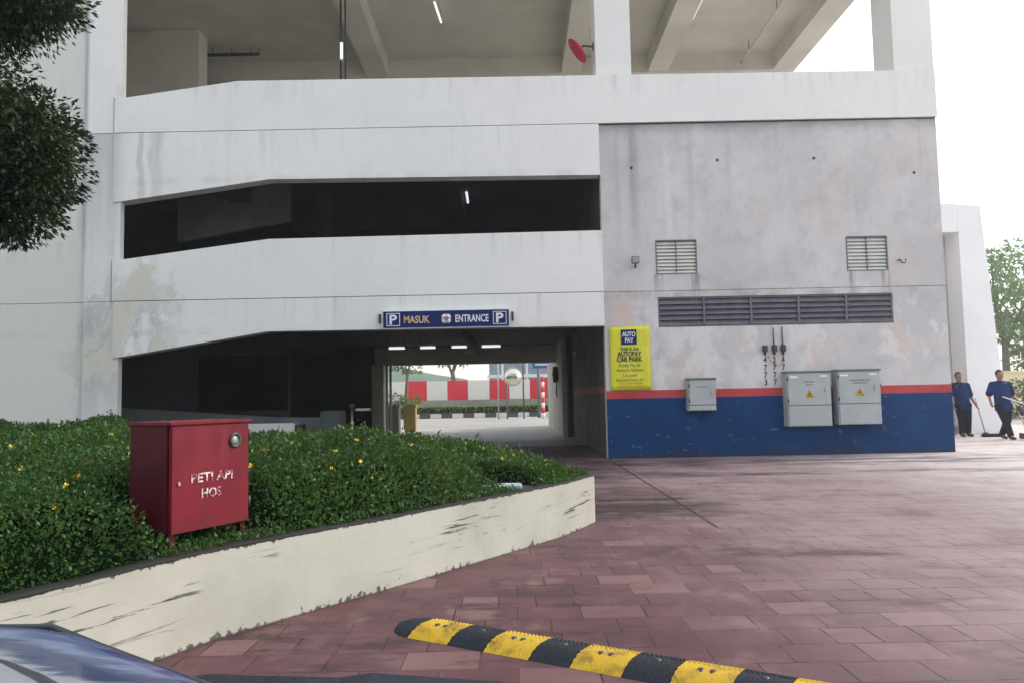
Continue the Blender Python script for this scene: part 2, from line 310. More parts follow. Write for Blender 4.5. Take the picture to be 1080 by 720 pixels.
# ---------------------------------------------------------------- object helpers
class MB:
    def __init__(s): s.v = []; s.f = []; s.mi = []; s.m = 0; s.sm = []
    def add(s, v, f, smooth=False):
        n = len(s.v); s.v += [tuple(p) for p in v]; s.f += [tuple(i+n for i in q) for q in f]
        s.mi += [s.m]*len(f); s.sm += [smooth]*len(f); return s
    def box(s, x0, x1, y0, y1, z0, z1):
        v = [(x, y, z) for z in (z0, z1) for y in (y0, y1) for x in (x0, x1)]
        return s.add(v, [(0, 2, 3, 1), (4, 5, 7, 6), (0, 1, 5, 4), (2, 6, 7, 3), (0, 4, 6, 2), (1, 3, 7, 5)])
    def bbox(s, x0, x1, y0, y1, z0, z1, b=.006):      # box with bevelled edges
        bm = bmesh.new(); bmesh.ops.create_cube(bm, size=1)
        for q in bm.verts: q.co = ((x0+x1)/2+q.co.x*(x1-x0), (y0+y1)/2+q.co.y*(y1-y0), (z0+z1)/2+q.co.z*(z1-z0))
        bmesh.ops.bevel(bm, geom=bm.edges[:], offset=b, segments=2, affect='EDGES')
        bm.verts.index_update(); s.add([q.co[:] for q in bm.verts], [[q.index for q in f.verts] for f in bm.faces]); bm.free(); return s
    def xz(s, poly, y0, y1):                           # prism of an XZ outline
        n = len(poly); a = sum(poly[i][0]*poly[(i+1) % n][1]-poly[(i+1) % n][0]*poly[i][1] for i in range(n))
        if a < 0: poly = poly[::-1]
        v = [(x, y0, z) for x, z in poly]+[(x, y1, z) for x, z in poly]
        return s.add(v, [tuple(range(n)), tuple(range(2*n-1, n-1, -1))]+[((i+1) % n, i, n+i, n+(i+1) % n) for i in range(n)])
    def xy(s, poly, z0, z1):
        n = len(poly); a = sum(poly[i][0]*poly[(i+1) % n][1]-poly[(i+1) % n][0]*poly[i][1] for i in range(n))
        if a < 0: poly = poly[::-1]
        v = [(x, y, z0) for x, y in poly]+[(x, y, z1) for x, y in poly]
        return s.add(v, [tuple(range(n-1, -1, -1)), tuple(range(n, 2*n))]+[(i, (i+1) % n, n+(i+1) % n, n+i) for i in range(n)])
    def tube(s, pts, r, k=8, cap=True):
        pts = [Vector(p) for p in pts]; rr = r if hasattr(r, '__len__') else [r]*len(pts); v = []; f = []
        up = Vector((0, 0, 1))
        for i, p in enumerate(pts):
            d = (pts[min(i+1, len(pts)-1)]-pts[max(i-1, 0)]).normalized()
            a = d.cross(up if abs(d.z) < .95 else Vector((1, 0, 0))).normalized(); b = d.cross(a)
            v += [p+(a*math.cos(2*math.pi*j/k)+b*math.sin(2*math.pi*j/k))*rr[i] for j in range(k)]
        for i in range(len(pts)-1):
            f += [(i*k+j, i*k+(j+1) % k, (i+1)*k+(j+1) % k, (i+1)*k+j) for j in range(k)]
        s.add(v, f, True)
        if cap:
            n = len(s.v)-len(v); s.f += [tuple(n+j for j in range(k-1, -1, -1)), tuple(n+len(v)-k+j for j in range(k))]; s.mi += [s.m]*2; s.sm += [False]*2
        return s
    def lathe(s, prof, c, axis=(0, 0, 1), k=24):       # prof = [(r, h)...] about axis through c
        ax = Vector(axis).normalized(); a = ax.orthogonal().normalized(); b = ax.cross(a); c = Vector(c); v = []
        for r, h in prof: v += [c+ax*h+(a*math.cos(2*math.pi*j/k)+b*math.sin(2*math.pi*j/k))*r for j in range(k)]
        f = [(i*k+j, i*k+(j+1) % k, (i+1)*k+(j+1) % k, (i+1)*k+j) for i in range(len(prof)-1) for j in range(k)]
        return s.add(v, f, True)
    def ball(s, c, r, k=12):
        rx, ry, rz = r if hasattr(r, '__len__') else (r, r, r)
        pr = [(max(math.sin(math.pi*i/k), .001), -math.cos(math.pi*i/k)) for i in range(k+1)]; n = len(s.v)
        s.lathe(pr, (0, 0, 0), (0, 0, 1), k*2)
        for i in range(n, len(s.v)): x, y, z = s.v[i]; s.v[i] = (c[0]+x*rx, c[1]+y*ry, c[2]+z*rz)
        return s
    def build(s, name, mat, parent=None, local=False):
        me = bpy.data.meshes.new(name); off = Vector((0, 0, 0))
        if parent and not local:
            q = parent
            while q: off += q.location; q = q.parent
        me.from_pydata([tuple(Vector(p)-off) for p in s.v], [], s.f)
        for m in (mat if isinstance(mat, (list, tuple)) else [mat]): me.materials.append(m)
        me.polygons.foreach_set('material_index', s.mi); me.polygons.foreach_set('use_smooth', s.sm); me.update()
        o = bpy.data.objects.new(name, me); COL.objects.link(o); o.parent = parent; return o
def tag(o, label, cat, group=None, kind=None):
    if label: o['label'] = label
    if cat: o['category'] = cat
    if group: o['group'] = group
    if kind: o['kind'] = kind
    return o
def thing(name, loc, label, cat, group=None, rz=0):
    o = bpy.data.objects.new(name, None); COL.objects.link(o); o.location = loc; o.rotation_euler.z = rz; o.empty_display_size = .2
    return tag(o, label, cat, group)
def structure(o): o['kind'] = 'structure'; return o
def copy_tree(o, parent=None):
    c = o.copy(); COL.objects.link(c)
    if parent: c.parent = parent
    for ch in list(o.children): copy_tree(ch, c)
    return c
def text(body, size, mat, name, parent, loc, width=None, bold=.0, depth=.002, sx=1., rot=(90, 0, 0), local=False, sp=1.):
    cu = bpy.data.curves.new(name, 'FONT'); cu.body = body; cu.size = size; cu.align_x = 'CENTER'; cu.align_y = 'CENTER'
    cu.extrude = depth; cu.offset = bold*size; cu.resolution_u = 3; cu.space_line = sp
    t = bpy.data.objects.new('tmp_text', cu); COL.objects.link(t); dg = bpy.context.evaluated_depsgraph_get()
    me = bpy.data.meshes.new_from_object(t.evaluated_get(dg)); bpy.data.objects.remove(t)
    xs = [v.co.x for v in me.vertices]; k = (width/(max(xs)-min(xs))) if width else sx
    cx = (max(xs)+min(xs))/2; ys = [v.co.y for v in me.vertices]; cy = (max(ys)+min(ys))/2
    for v in me.vertices: v.co.x = (v.co.x-cx)*k; v.co.y -= cy
    me.transform(Matrix.Rotation(R(rot[0]), 4, 'X')); me.name = name
    me.materials.clear(); me.materials.append(mat)
    o = bpy.data.objects.new(name, me); COL.objects.link(o); off = Vector((0, 0, 0)); o.parent = parent
    if parent and not local:
        q = parent
        while q: off += q.location; q = q.parent
    o.location = Vector(loc)-off; return o
def leaves(name, mats, P, D, size, parent=None, wid=.42, local=False, mi=None):
    """one mesh of bent kite-shaped leaves: P positions (n,3), D outward directions (n,3), size (n,)"""
    n = len(P); P = np.asarray(P, float); D = np.asarray(D, float); D /= np.linalg.norm(D, axis=1, keepdims=True)+1e-9
    r = rng.normal(size=(n, 3)); s = np.cross(D, r); s /= np.linalg.norm(s, axis=1, keepdims=True)+1e-9
    nn = np.cross(s, D); L = np.asarray(size)[:, None]
    a = P; b = P+D*L*.45+s*L*wid*.5+nn*L*.06; c = P+D*L-nn*L*.12; d = P+D*L*.45-s*L*wid*.5+nn*L*.06
    V = np.stack([a, b, c, d], 1).reshape(-1, 3)
    if parent and not local:
        off = Vector((0, 0, 0)); q = parent
        while q: off += q.location; q = q.parent
        V = V-np.array(off)
    me = bpy.data.meshes.new(name); me.vertices.add(4*n); me.vertices.foreach_set('co', V.ravel())
    me.loops.add(4*n); me.loops.foreach_set('vertex_index', np.arange(4*n)); me.polygons.add(n)
    me.polygons.foreach_set('loop_start', np.arange(0, 4*n, 4)); me.polygons.foreach_set('loop_total', np.full(n, 4))
    for m in (mats if isinstance(mats, (list, tuple)) else [mats]): me.materials.append(m)
    if mi is not None: me.polygons.foreach_set('material_index', mi)
    me.update(); me.validate()
    o = bpy.data.objects.new(name, me); COL.objects.link(o); o.parent = parent; return o
def crown_points(blobs, per_m2, fill=.5):
    """twig-clump points in a union of ellipsoid lumps (cx,cy,cz,rx,ry,rz), denser to the outside"""
    P = []; D = []
    for cx, cy, cz, rx, ry, rz in blobs:
        n = int(per_m2*4*math.pi*((rx*ry+ry*rz+rx*rz)/3))
        nc = max(6, n//26); u = rng.normal(size=(nc, 3)); u /= np.linalg.norm(u, axis=1, keepdims=True)
        rad = fill+(1.06-fill)*rng.random(nc)**.6
        c = u*rad[:, None]*np.array([rx, ry, rz])+np.array([cx, cy, cz])
        k = 26; sp = .15*min(rx, ry, rz)+.045
        off = rng.normal(size=(nc, k, 3)); off *= (np.minimum(np.linalg.norm(off, axis=2, keepdims=True), 1.35)/np.linalg.norm(off, axis=2, keepdims=True))*sp*np.array([1, 1, .7])
        p = c[:, None, :]+off; d = off*1.2/sp+u[:, None, :]*.9+np.array([0, 0, -.55])+rng.normal(size=(nc, k, 3))*.5
        P.append(p.reshape(-1, 3)); D.append(d.reshape(-1, 3))
    return np.concatenate(P), np.concatenate(D)
def make_tree(name, base, blobs, h_trunk, r, per, size, mat, label, group=None, fill=.5, lean=(0, 0)):
    t = thing(name, base, label, 'tree', group); mb = MB(); bx, by, bz = base
    top = Vector((bx+lean[0], by+lean[1], bz+h_trunk))
    mb.tube([(bx, by, bz-.1), (bx+lean[0]*.4, by+lean[1]*.4, bz+h_trunk*.5), top], [r*1.25, r, r*.75], 10)
    for b in blobs:
        c = Vector(b[:3]); m_ = (top*.6+c*.4)+Vector((random.uniform(-.2, .2)*b[3], 0, random.uniform(-.1, .2)*b[5]))
        mb.tube([top-Vector((0, 0, h_trunk*.12)), m_, c, c+Vector((random.uniform(-.5, .5)*b[3], random.uniform(-.5, .5)*b[4], .5*b[5]))], [r*.55, r*.4, r*.22, r*.06], 6)
    mb.build('trunk', M['bark'], t)
    P, D = crown_points(blobs, per, fill)
    leaves('crown', mat, P, D, size*rng.uniform(.6, 1.25, len(P)), t); return t

# ================================================================= SETTING: ground
structure(MB().box(-900, 900, -900, 900, -.6, -.012).build('ground', M['ground']))
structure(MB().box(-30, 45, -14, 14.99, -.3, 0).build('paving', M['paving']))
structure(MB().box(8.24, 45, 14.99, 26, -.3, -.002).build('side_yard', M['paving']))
structure(MB().box(-30, 8.24, 14.99, 33.2, -.3, -.003).build('driveway', M['road']))
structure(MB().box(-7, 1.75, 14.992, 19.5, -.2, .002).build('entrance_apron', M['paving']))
structure(MB().box(-80, 90, 33.2, 51.2, -.3, -.004).build('far_road', M['asphalt']))

# ================================================================= CAR PARK BUILDING
F = 15.
B = thing('car_park_building', (0, F, 0), 'large white multi-storey car park with open decks and a grey blue-footed wall', 'building')
def holes_wall(x0, x1, z0, z1, y0, y1, holes):
    xs = sorted({x0, x1, *[h[0] for h in holes], *[h[1] for h in holes]}); zs = sorted({z0, z1, *[h[2] for h in holes], *[h[3] for h in holes]})
    solid = lambda i, j: 0 <= i < len(xs)-1 and 0 <= j < len(zs)-1 and not any(h[0] <= (xs[i]+xs[i+1])/2 <= h[1] and h[2] <= (zs[j]+zs[j+1])/2 <= h[3] for h in holes)
    mb = MB(); q = mb.add
    for i in range(len(xs)-1):
        for j in range(len(zs)-1):
            if not solid(i, j): continue
            a, b, c, d = xs[i], xs[i+1], zs[j], zs[j+1]; f = [(0, 1, 2, 3)]
            q([(a, y0, c), (b, y0, c), (b, y0, d), (a, y0, d)], f); q([(b, y1, c), (a, y1, c), (a, y1, d), (b, y1, d)], f)
            if not solid(i-1, j): q([(a, y1, c), (a, y0, c), (a, y0, d), (a, y1, d)], f)
            if not solid(i+1, j): q([(b, y0, c), (b, y1, c), (b, y1, d), (b, y0, d)], f)
            if not solid(i, j-1): q([(a, y0, c), (a, y1, c), (b, y1, c), (b, y0, c)], f)
            if not solid(i, j+1): q([(a, y0, d), (b, y0, d), (b, y1, d), (a, y1, d)], f)
    return mb
LV = (2.77, 7.21, 2.43, 3.0); V1 = (2.76, 3.54, 3.44, 4.09); V2 = (6.38, 7.16, 3.43, 4.09)
grey = holes_wall(1.75, 8.22, 0, 3.112, 14.97, 15.2, [LV]); g2 = holes_wall(1.75, 8.22, 3.124, 6.348, 14.97, 15.2, [V1, V2])
grey.add(g2.v, g2.f); grey.box(1.76, 8.21, 15.0, 15.19, 3.11, 3.126)
grey.build('grey_wall', M['grey'], B)
MB().box(1.752, 8.224, 14.962, 14.969, 0, 1.112).build('blue_dado', M['blue'], B)
MB().box(1.752, 8.224, 14.961, 14.969, 1.113, 1.262).build('red_stripe', M['red'], B)
# white bands, each in two pours with an open joint line between them
def band(poly, name='parapet_band', y0=14.9, y1=15.2): MB().xz(poly, y0, y1).build(name, M['white'], B)
band([(-7.53, 6.366), (8.222, 6.366), (8.222, 7.28), (2.4, 7.305), (1.72, 7.305), (-5.16, 7.335), (-7.53, 7.02)])
band([(-7.53, 5.01), (-4.57, 5.40), (1.74, 5.36), (1.74, 6.352), (-7.53, 6.352)])
band([(-7.53, 3.128), (1.745, 3.128), (1.745, 4.29), (-4.57, 4.25), (-7.53, 3.89)])
band([(-7.50, 2.05), (-4.59, 2.50), (1.745, 2.48), (1.745, 3.114), (-7.50, 3.114)], 'entrance_lintel')
MB().box(-7.52, 1.73, 14.95, 15.15, 3.11, 3.13).box(-7.52, 8.2, 14.95, 15.15, 6.345, 6.37).build('joint_filler', M['dark'], B)
for z0_, z1_ in ((6.37, 7.05), (3.13, 3.90)): MB().box(-7.545, -7.531, 14.905, 14.924, z0_, z1_).build('joint_filler', M['boxedge'], B)
# piers and columns
pil = MB()
for a, b in ((0, 3.114), (3.128, 6.352), (6.366, 14.)): pil.box(-8.07, -7.40, 14.925, 15.08, a, b)
pil.box(-8.05, -7.42, 14.95, 15.06, 3.1, 3.14).box(-8.05, -7.42, 14.95, 15.06, 6.34, 6.38); pil.build('pier', M['white'], B)
lw = MB()
for a, b in ((0, 3.114), (3.128, 6.39), (6.404, 14.)): lw.box(-30, -8.07, 14.99, 15.3, a, b)
lw.box(-29.9, -8.08, 15.02, 15.28, 3.1, 3.14).box(-29.9, -8.08, 15.08, 15.28, 6.38, 6.41); lw.build('blank_wall', M['offwhite'], B)
MB().box(1.72, 2.40, 14.93, 15.6, 7.30, 14).build('column', M['white'], B)
MB().box(7.46, 8.222, 14.93, 15.75, 7.28, 14).build('column', M['white'], B)
MB().box(-7.40, 1.72, 14.95, 15.5, 10.3, 14).box(2.40, 7.46, 14.95, 15.5, 10.3, 14).build('top_lintel', M['white'], B)
for yy in (22.4, 30.2): MB().box(7.5, 8.2, yy, yy+.6, 6.36, 10.8).build('column', M['white'], B)
# slabs, soffits, beams
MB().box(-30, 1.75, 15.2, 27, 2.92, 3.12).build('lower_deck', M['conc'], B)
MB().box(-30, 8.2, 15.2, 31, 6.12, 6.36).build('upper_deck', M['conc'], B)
MB().box(-30, 7.99, 15.2, 31, 6.362, 6.38).build('deck_screed', simple('pale_deck_screed', (.66, .64, .58), .8, .12, 1.), B)
MB().box(-30, 8.2, 15.5, 31, 10.8, 11.05).build('roof_slab', M['soffit'], B)
MB().box(8.0, 8.218, 15.75, 31, 6.36, 7.28).build('side_parapet', M['white'], B)
MB().box(8.0, 8.215, 15.2, 33, 0, 6.36).build('side_wall', M['grey'], B)
for a, b, y0, y1 in ((-3.95, -3.35, 15.5, 21.95), (1.55, 2.1, 15.6, 21.95), (4.0, 4.58, 15.5, 21.95), (7.55, 8.2, 15.75, 31), (-3.95, -3.35, 22.45, 31), (1.55, 2.1, 22.45, 31), (4.0, 4.58, 22.45, 31)):
    MB().box(a, b, y0, y1, 10.3, 10.8).build('beam', M['beam'], B)
MB().box(-30, 7.55, 21.95, 22.45, 10.28, 10.8).build('beam', M['beam'], B)
MB().box(-30, 7.55, 30, 30.5, 10.28, 10.8).build('beam', M['beam'], B)
MB().box(-30, -7.9, 19.9, 20.45, 6.36, 10.79).build('stair_core', M['beam'], B)
MB().box(-30, 1.2, 29.5, 29.8, 6.36, 10.3).build('rear_wall', M['beam'], B)
for z0, z1 in ((2.6, 2.92), (5.62, 6.12)):
    MB().box(-1.55, -1.1, 15.2, 26.6, z0, z1).build('beam', M['conc'], B)
    MB().box(-6.2, -5.75, 15.2, 26.6, z0, z1).build('beam', M['conc'], B)
MB().box(-30, 1.75, 20.6, 21, 5.62, 6.12).build('beam', M['conc'], B)
MB().box(-4.6, 1.75, 26.6, 27, 2.34, 2.92).build('exit_beam', M['cream'], B)
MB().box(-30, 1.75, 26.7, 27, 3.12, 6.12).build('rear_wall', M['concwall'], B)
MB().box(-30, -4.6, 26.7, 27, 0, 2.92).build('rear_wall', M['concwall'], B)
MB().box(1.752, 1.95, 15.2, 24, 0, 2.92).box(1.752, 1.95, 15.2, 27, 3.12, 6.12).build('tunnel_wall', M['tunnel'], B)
MB().box(1.60, 2.0, 23.4, 23.8, 0, 2.92).build('column', M['concwall'], B)
MB().box(1.47, 1.7, 23.8, 33.6, 0, 2.92).build('side_wall', M['cream'], B)
MB().box(-4.6, -4.22, 26.0, 26.69, 0, 2.34).build('column', M['cream'], B)
for x in (-4.1, -3.98): MB().tube([(x, 25.96, 0), (x, 25.96, 2.33)], .04).build('drain_pipe', M['wmetal'], B)
MB().box(-4.6, -4.2, 18.6, 19.0, 3.12, 6.12).build('column', M['concwall'], B)
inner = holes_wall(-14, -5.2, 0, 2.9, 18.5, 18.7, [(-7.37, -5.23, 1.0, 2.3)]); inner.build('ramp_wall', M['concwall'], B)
MB().xz([(-30, .9), (-9, 1.15), (-5.2, .85), (-3.9, .82), (-3.9, .3), (-30, .3)], 17.6, 17.75).build('ramp_parapet', M['concpale'], B)
MB().xz([(-7.4, 5.7), (-4.9, 6.1), (-4.9, 5.2), (-7.4, 4.75)], 17.5, 17.65).build('ramp_parapet', M['concpale'], B)
# louvred window and vents
def grille(name, hole, slat_mat, ns, mull, y=14.97, fr=.03, proud=.012, tilt=.03, mw=.02):
    x0, x1, z0, z1 = hole; mb = MB()
    f = mb.box(x0, x1, y-proud, y+.09, z1-fr, z1).box(x0, x1, y-proud, y+.09, z0, z0+fr).box(x0, x0+fr, y-proud, y+.09, z0+fr, z1-fr).box(x1-fr, x1, y-proud, y+.09, z0+fr, z1-fr).build(name, slat_mat[1], B)
    MB().box(x0+.002, x1-.002, y+.16, y+.18, z0+.002, z1-.002).build('dark_backing', M['dark'], f)
    sl = MB(); a0, a1 = x0+fr, x1-fr; h = (z1-z0-2*fr)/ns
    for i in range(ns):
        zb = z0+fr+i*h
        sl.add([(a0, y+.005, zb), (a1, y+.005, zb), (a1, y+tilt+.03, zb+h*1.0), (a0, y+tilt+.03, zb+h*1.0), (a0, y+.017, zb-.004), (a1, y+.017, zb-.004), (a1, y+tilt+.042, zb+h*.94), (a0, y+tilt+.042, zb+h*.94)],
               [(0, 1, 2, 3), (5, 4, 7, 6), (1, 0, 4, 5), (3, 2, 6, 7)])
    sl.build('slats', slat_mat[0], f)
    for m in mull: MB().box(m-mw, m+mw, y-.002, y+.09, z0+fr, z1-fr).build('mullion', slat_mat[1], f)
grille('vent', V1, (M['ventslat'], M['boxedge']), 9, [3.15], fr=.018, mw=.006)
grille('vent', V2, (M['ventslat'], M['boxedge']), 9, [6.77], fr=.018, mw=.006)
grille('louvred_window', LV, (M['louvre'], M['louvre']), 5, [3.64, 4.53, 5.43, 6.33], fr=.035, proud=-.02, tilt=.05)
# small fixings on the grey wall
for x, z in ((4.0, 5.62), (5.85, 5.62), (2.35, 5.5), (7.75, 5.3)):
    MB().lathe([(.001, .0), (.022, .0), (.03, -.02), (.03, -.04)], (x, 14.955, z), (0, -1, 0), 12).build('wall_plug', M['dark'], B)
num = ['4773', '2777', '4771']
for i, x in enumerate((4.75, 4.925, 5.09)):
    p = text('\n'.join(num[i]), .155, M['signblack'], 'stencilled_numerals', B, (x, 14.964, 1.575), sx=.8, bold=.012, sp=.9)
MB().tube([(4.80, 14.95, 1.86), (4.85, 14.93, 1.76), (4.92, 14.945, 1.72), (5.0, 14.93, 1.66), (5.06, 14.945, 1.74), (5.09, 14.95, 1.86)], .007, 6).build('looped_cable', M['pink'], B)

# ================================================================= ENTRANCE SIGN
E = thing('entrance_sign', (-1.22, 14.85, 2.49), 'long navy sign with white letters P on the white beam above the driveway', 'sign')
MB().bbox(-2.42, -.03, 14.82, 14.885, 2.485, 2.83, .006).build('frame', M['wmetal'], E)
MB().box(-2.40, -.05, 14.812, 14.819, 2.505, 2.812).build('panel', M['signblue'], E)
for x in (-2.47, .02): MB().bbox(x-.02, x+.02, 14.83, 14.88, 2.6, 2.77, .004).build('bracket', M['dark'], E)
for x in (-2.21, -.22):
    q = MB().box(x-.125, x+.125, 14.806, 14.811, 2.54, 2.552).box(x-.125, x+.125, 14.806, 14.811, 2.768, 2.78).box(x-.125, x-.113, 14.806, 14.811, 2.552, 2.768).box(x+.113, x+.125, 14.806, 14.811, 2.552, 2.768).build('square_outline', M['signwhite'], E)
    text('P', .25, M['signwhite'], 'letter', E, (x, 14.808, 2.66), bold=.03, width=.14)
text('MASUK', .19, M['signorange'], 'lettering', E, (-1.77, 14.808, 2.655), width=.48, bold=.02)
text('ENTRANCE', .19, M['signwhite'], 'lettering', E, (-.74, 14.808, 2.66), width=.62, bold=.02)
em = MB().lathe([(.001, .004), (.095, .004), (.095, 0)], (-1.22, 14.811, 2.66), (0, -1, 0), 28); em = em.build('emblem', M['signred'], E)
for dx, dz in ((-.038, .038), (.038, .038), (-.038, -.038), (.038, -.038)):
    MB().lathe([(.001, .006), (.047, .006), (.047, .0)], (-1.22+dx, 14.807, 2.66+dz), (0, -1, 0), 16).build('petal', M['signwhite'], em)
for dx, dz in ((-.02, .02), (.02, .02), (-.02, -.02), (.02, -.02)):
    MB().lathe([(.001, .006), (.013, .006), (.013, .0)], (-1.22+dx, 14.80, 2.66+dz), (0, -1, 0), 10).build('dot', M['hill'], em)

# ================================================================= POSTER
P_ = thing('poster', (2.22, 14.95, 1.27), 'yellow vinyl poster with a navy square beside the entrance', 'poster')
v = []; f = []; nx, nz = 10, 14
for j in range(nz+1):
    for i in range(nx+1):
        u, t_ = i/nx, j/nz; v.append((1.835+.76*u, 14.946+.006*math.sin(u*9+t_*4)*math.sin(t_*7), 1.27+1.185*t_-.004*math.sin(u*6)))
for j in range(nz):
    for i in range(nx): a = j*(nx+1)+i; f.append((a, a+1, a+nx+2, a+nx+1))
pv = MB().add(v, f, True).build('sheet', M['yellow'], P_); sm = pv.modifiers.new('s', 'SOLIDIFY'); sm.thickness = .003; sm.offset = 1
MB().bbox(2.05, 2.345, 14.934, 14.939, 2.115, 2.40, .002).build('logo_square', M['signblue'], P_)
text('AUTO\nPAY', .125, M['signwhite'], 'logo_lettering', P_, (2.197, 14.931, 2.257), width=.25, bold=.02, sp=.9)
text('THIS IS AN', .085, M['signblack'], 'lettering', P_, (2.2, 14.936, 2.035), width=.35, bold=.02)
text('AUTOPAY', .125, M['signblack'], 'lettering', P_, (2.2, 14.936, 1.945), width=.45, bold=.03)
text('CAR PARK', .125, M['signblack'], 'lettering', P_, (2.2, 14.936, 1.845), width=.48, bold=.03)
for i, (s_, wd) in enumerate((('Kindly Pay At', .40), ('Autopay Stations', .50), ('Located', .26), ('At Ground Floor 1 & 2', .52))):
    text(s_, .085, M['olive'], 'small_print', P_, (2.2, 14.936, 1.73-i*.088), width=wd, bold=.006)
# the last two lines are too small to read: broken rows of strokes
for r_, (x0, x1) in enumerate(((2.02, 2.42), (1.96, 2.46))):
    mb = MB(); x = x0; random.seed(3+r_)
    while x < x1:
        wd = random.uniform(.012, .03); mb.box(x, x+wd, 14.935, 14.938, 1.385-r_*.055, 1.385-r_*.055+random.uniform(.02, .03)); x += wd+random.choice((.006, .007, .02))
    mb.build('small_print', M['orangeprint'], P_)

# ================================================================= ELECTRICAL CABINETS
def elec(name, x0, x1, z0, z1, d, label, split, warn, group):
    y1 = 14.955; y0 = y1-d; W = x1-x0; t = thing(name, ((x0+x1)/2, y1, z0), label, 'cabinet', group)
    MB().bbox(x0, x1, y0+.02, y1, z0, z1-.02, .006).build('body', M['boxgrey'], t)
    MB().bbox(x0-.015, x1+.015, y0-.015, y1, z1-.02, z1+.012, .006).build('rain_hood', M['boxedge'], t)
    zs = z0+(z1-z0)*split
    dr = MB().bbox(x0+.018, x1-.012, y0, y0+.022, zs+.008, z1-.032, .005).build('door', M['boxgrey'], t)
    MB().bbox(x0+.018, x1-.012, y0+.002, y0+.022, z0+.012, zs-.006, .005).build('lower_panel', M['boxgrey'], t)
    MB().box(x0+.01, x1-.006, y0+.014, y0+.024, zs-.012, zs+.012).build('seam_strip', M['boxedge'], t)
    hx = x1-.11 if warn else x1-.075
    MB().bbox(hx-.014, hx+.014, y0-.022, y0, zs+(z1-zs)*.38, zs+(z1-zs)*.55, .006).build('handle', M['steel'], dr)
    for zz in (zs+.09, z1-.13): MB().tube([(x0+.012, y0-.004, zz-.03), (x0+.012, y0-.004, zz+.03)], .012).build('hinge', M['dark'], t)
    cx = (x0+x1)/2
    if warn:
        cz = zs+(z1-zs)*.33; ws = MB().add([(cx-.085, y0-.004, cz-.06), (cx+.085, y0-.004, cz-.06), (cx, y0-.004, cz+.09), (cx-.085, y0, cz-.06), (cx+.085, y0, cz-.06), (cx, y0, cz+.09)], [(0, 1, 2), (0, 3, 4, 1), (1, 4, 5, 2), (2, 5, 3, 0)]).build('warning_sign', M['rubyellow'], dr)
        MB().xz([(cx+.012, cz+.05), (cx-.026, cz-.005), (cx-.002, cz-.003), (cx-.014, cz-.045), (cx+.024, cz+.012), (cx, cz+.012)], y0-.007, y0-.0045).build('lightning_mark', M['signblack'], ws)
        MB().box(x0+.05, x0+.19, y0-.003, y0, z1-.115, z1-.08).build('label_plate', M['signwhite'], dr)
        MB().box(x1-.20, x1-.07, y0-.003, y0, z1-.10, z1-.07).build('label_plate', M['signwhite'], dr)
        random.seed(int(x0*10))
        for k, (hw, zz) in enumerate(((.19 if warn == 2 else .085, cz+.215), (.11 if warn == 2 else .05, cz+.165))):
            x = cx-hw; mb = MB()
            while x < cx+hw: wd = random.uniform(.015, .04); mb.box(x, x+wd, y0-.003, y0, zz, zz+.024); x += wd+.012
            mb.build('printed_text', M['boxedge'], dr)
        MB().bbox(x1, x1+.03, y0+.05, y0+.1, zs+(z1-zs)*.5, zs+(z1-zs)*.58, .004).build('padlock_hasp', M['dark'], t)
    else:
        mb = MB(); x = cx-.1; random.seed(2)
        while x < cx+.1: wd = random.uniform(.012, .03); mb.box(x, x+wd, y0-.003, y0, zs+.33, zs+.347); x += wd+.01
        mb.build('printed_text', M['boxedge'], dr)
    return t
elec('electrical_cabinet', 3.235, 3.745, .865, 1.455, .24, 'small grey wall cabinet over the red stripe, right of the yellow poster', .17, 0, None)
elec('electrical_cabinet', 5.05, 5.86, .54, 1.545, .26, 'large grey cabinet with yellow warning triangle, beside the painted numerals', .38, 1, None)
elec('electrical_cabinet', 5.985, 6.775, .555, 1.56, .26, 'large grey cabinet with wider printed text over its yellow triangle, nearer the cleaners', .38, 2, None)

# cable outlets
for i, x in enumerate((4.75, 4.925, 5.09)):
    t = thing('cable_outlet', (x, 14.965, 1.92), ['black cable box over the leftmost numerals, with no conduit above it', 'black cable box with a thin conduit, between two other boxes', 'black cable box with a thin conduit, nearest the grey cabinet'][i], 'cable box')
    MB().bbox(x-.045, x+.045, 14.90, 14.968, 1.925, 2.055, .012).build('housing', M['dark'], t)
    MB().tube([(x, 14.945, 1.93), (x, 14.945, 1.87)], .02).build('gland', M['dark'], t)
    if i: MB().tube([(x, 14.95, 2.05), (x, 14.95, 2.36+.02*i)], .013).build('conduit', M['boxedge'], t)

# floodlight on the grey wall
t = thing('wall_floodlight', (2.36, 14.96, 3.6), 'small dark floodlight on a bracket left of the near vent', 'floodlight')
MB().bbox(2.27, 2.42, 14.76, 14.84, 3.62, 3.76, .015).build('housing', M['boxedge'], t)
MB().bbox(2.285, 2.405, 14.752, 14.76, 3.635, 3.745, .003).build('lens', M['glass'], t)
MB().tube([(2.345, 14.84, 3.66), (2.36, 14.9, 3.58), (2.37, 14.968, 3.58)], .018).build('bracket', M['dark'], t)
t = thing('wall_hook', (7.42, 14.96, 3.55), 'little dark metal hook right of the far vent', 'hook')
MB().tube([(7.36, 14.965, 3.62), (7.36, 14.9, 3.62), (7.38, 14.88, 3.55), (7.44, 14.88, 3.55), (7.46, 14.89, 3.62)], .012).build('hook_rod', M['dark'], t)
MB().lathe([(.001, .01), (.03, .01), (.03, 0)], (7.36, 14.969, 3.62), (0, -1, 0), 12).build('wall_plate', M['steel'], t)

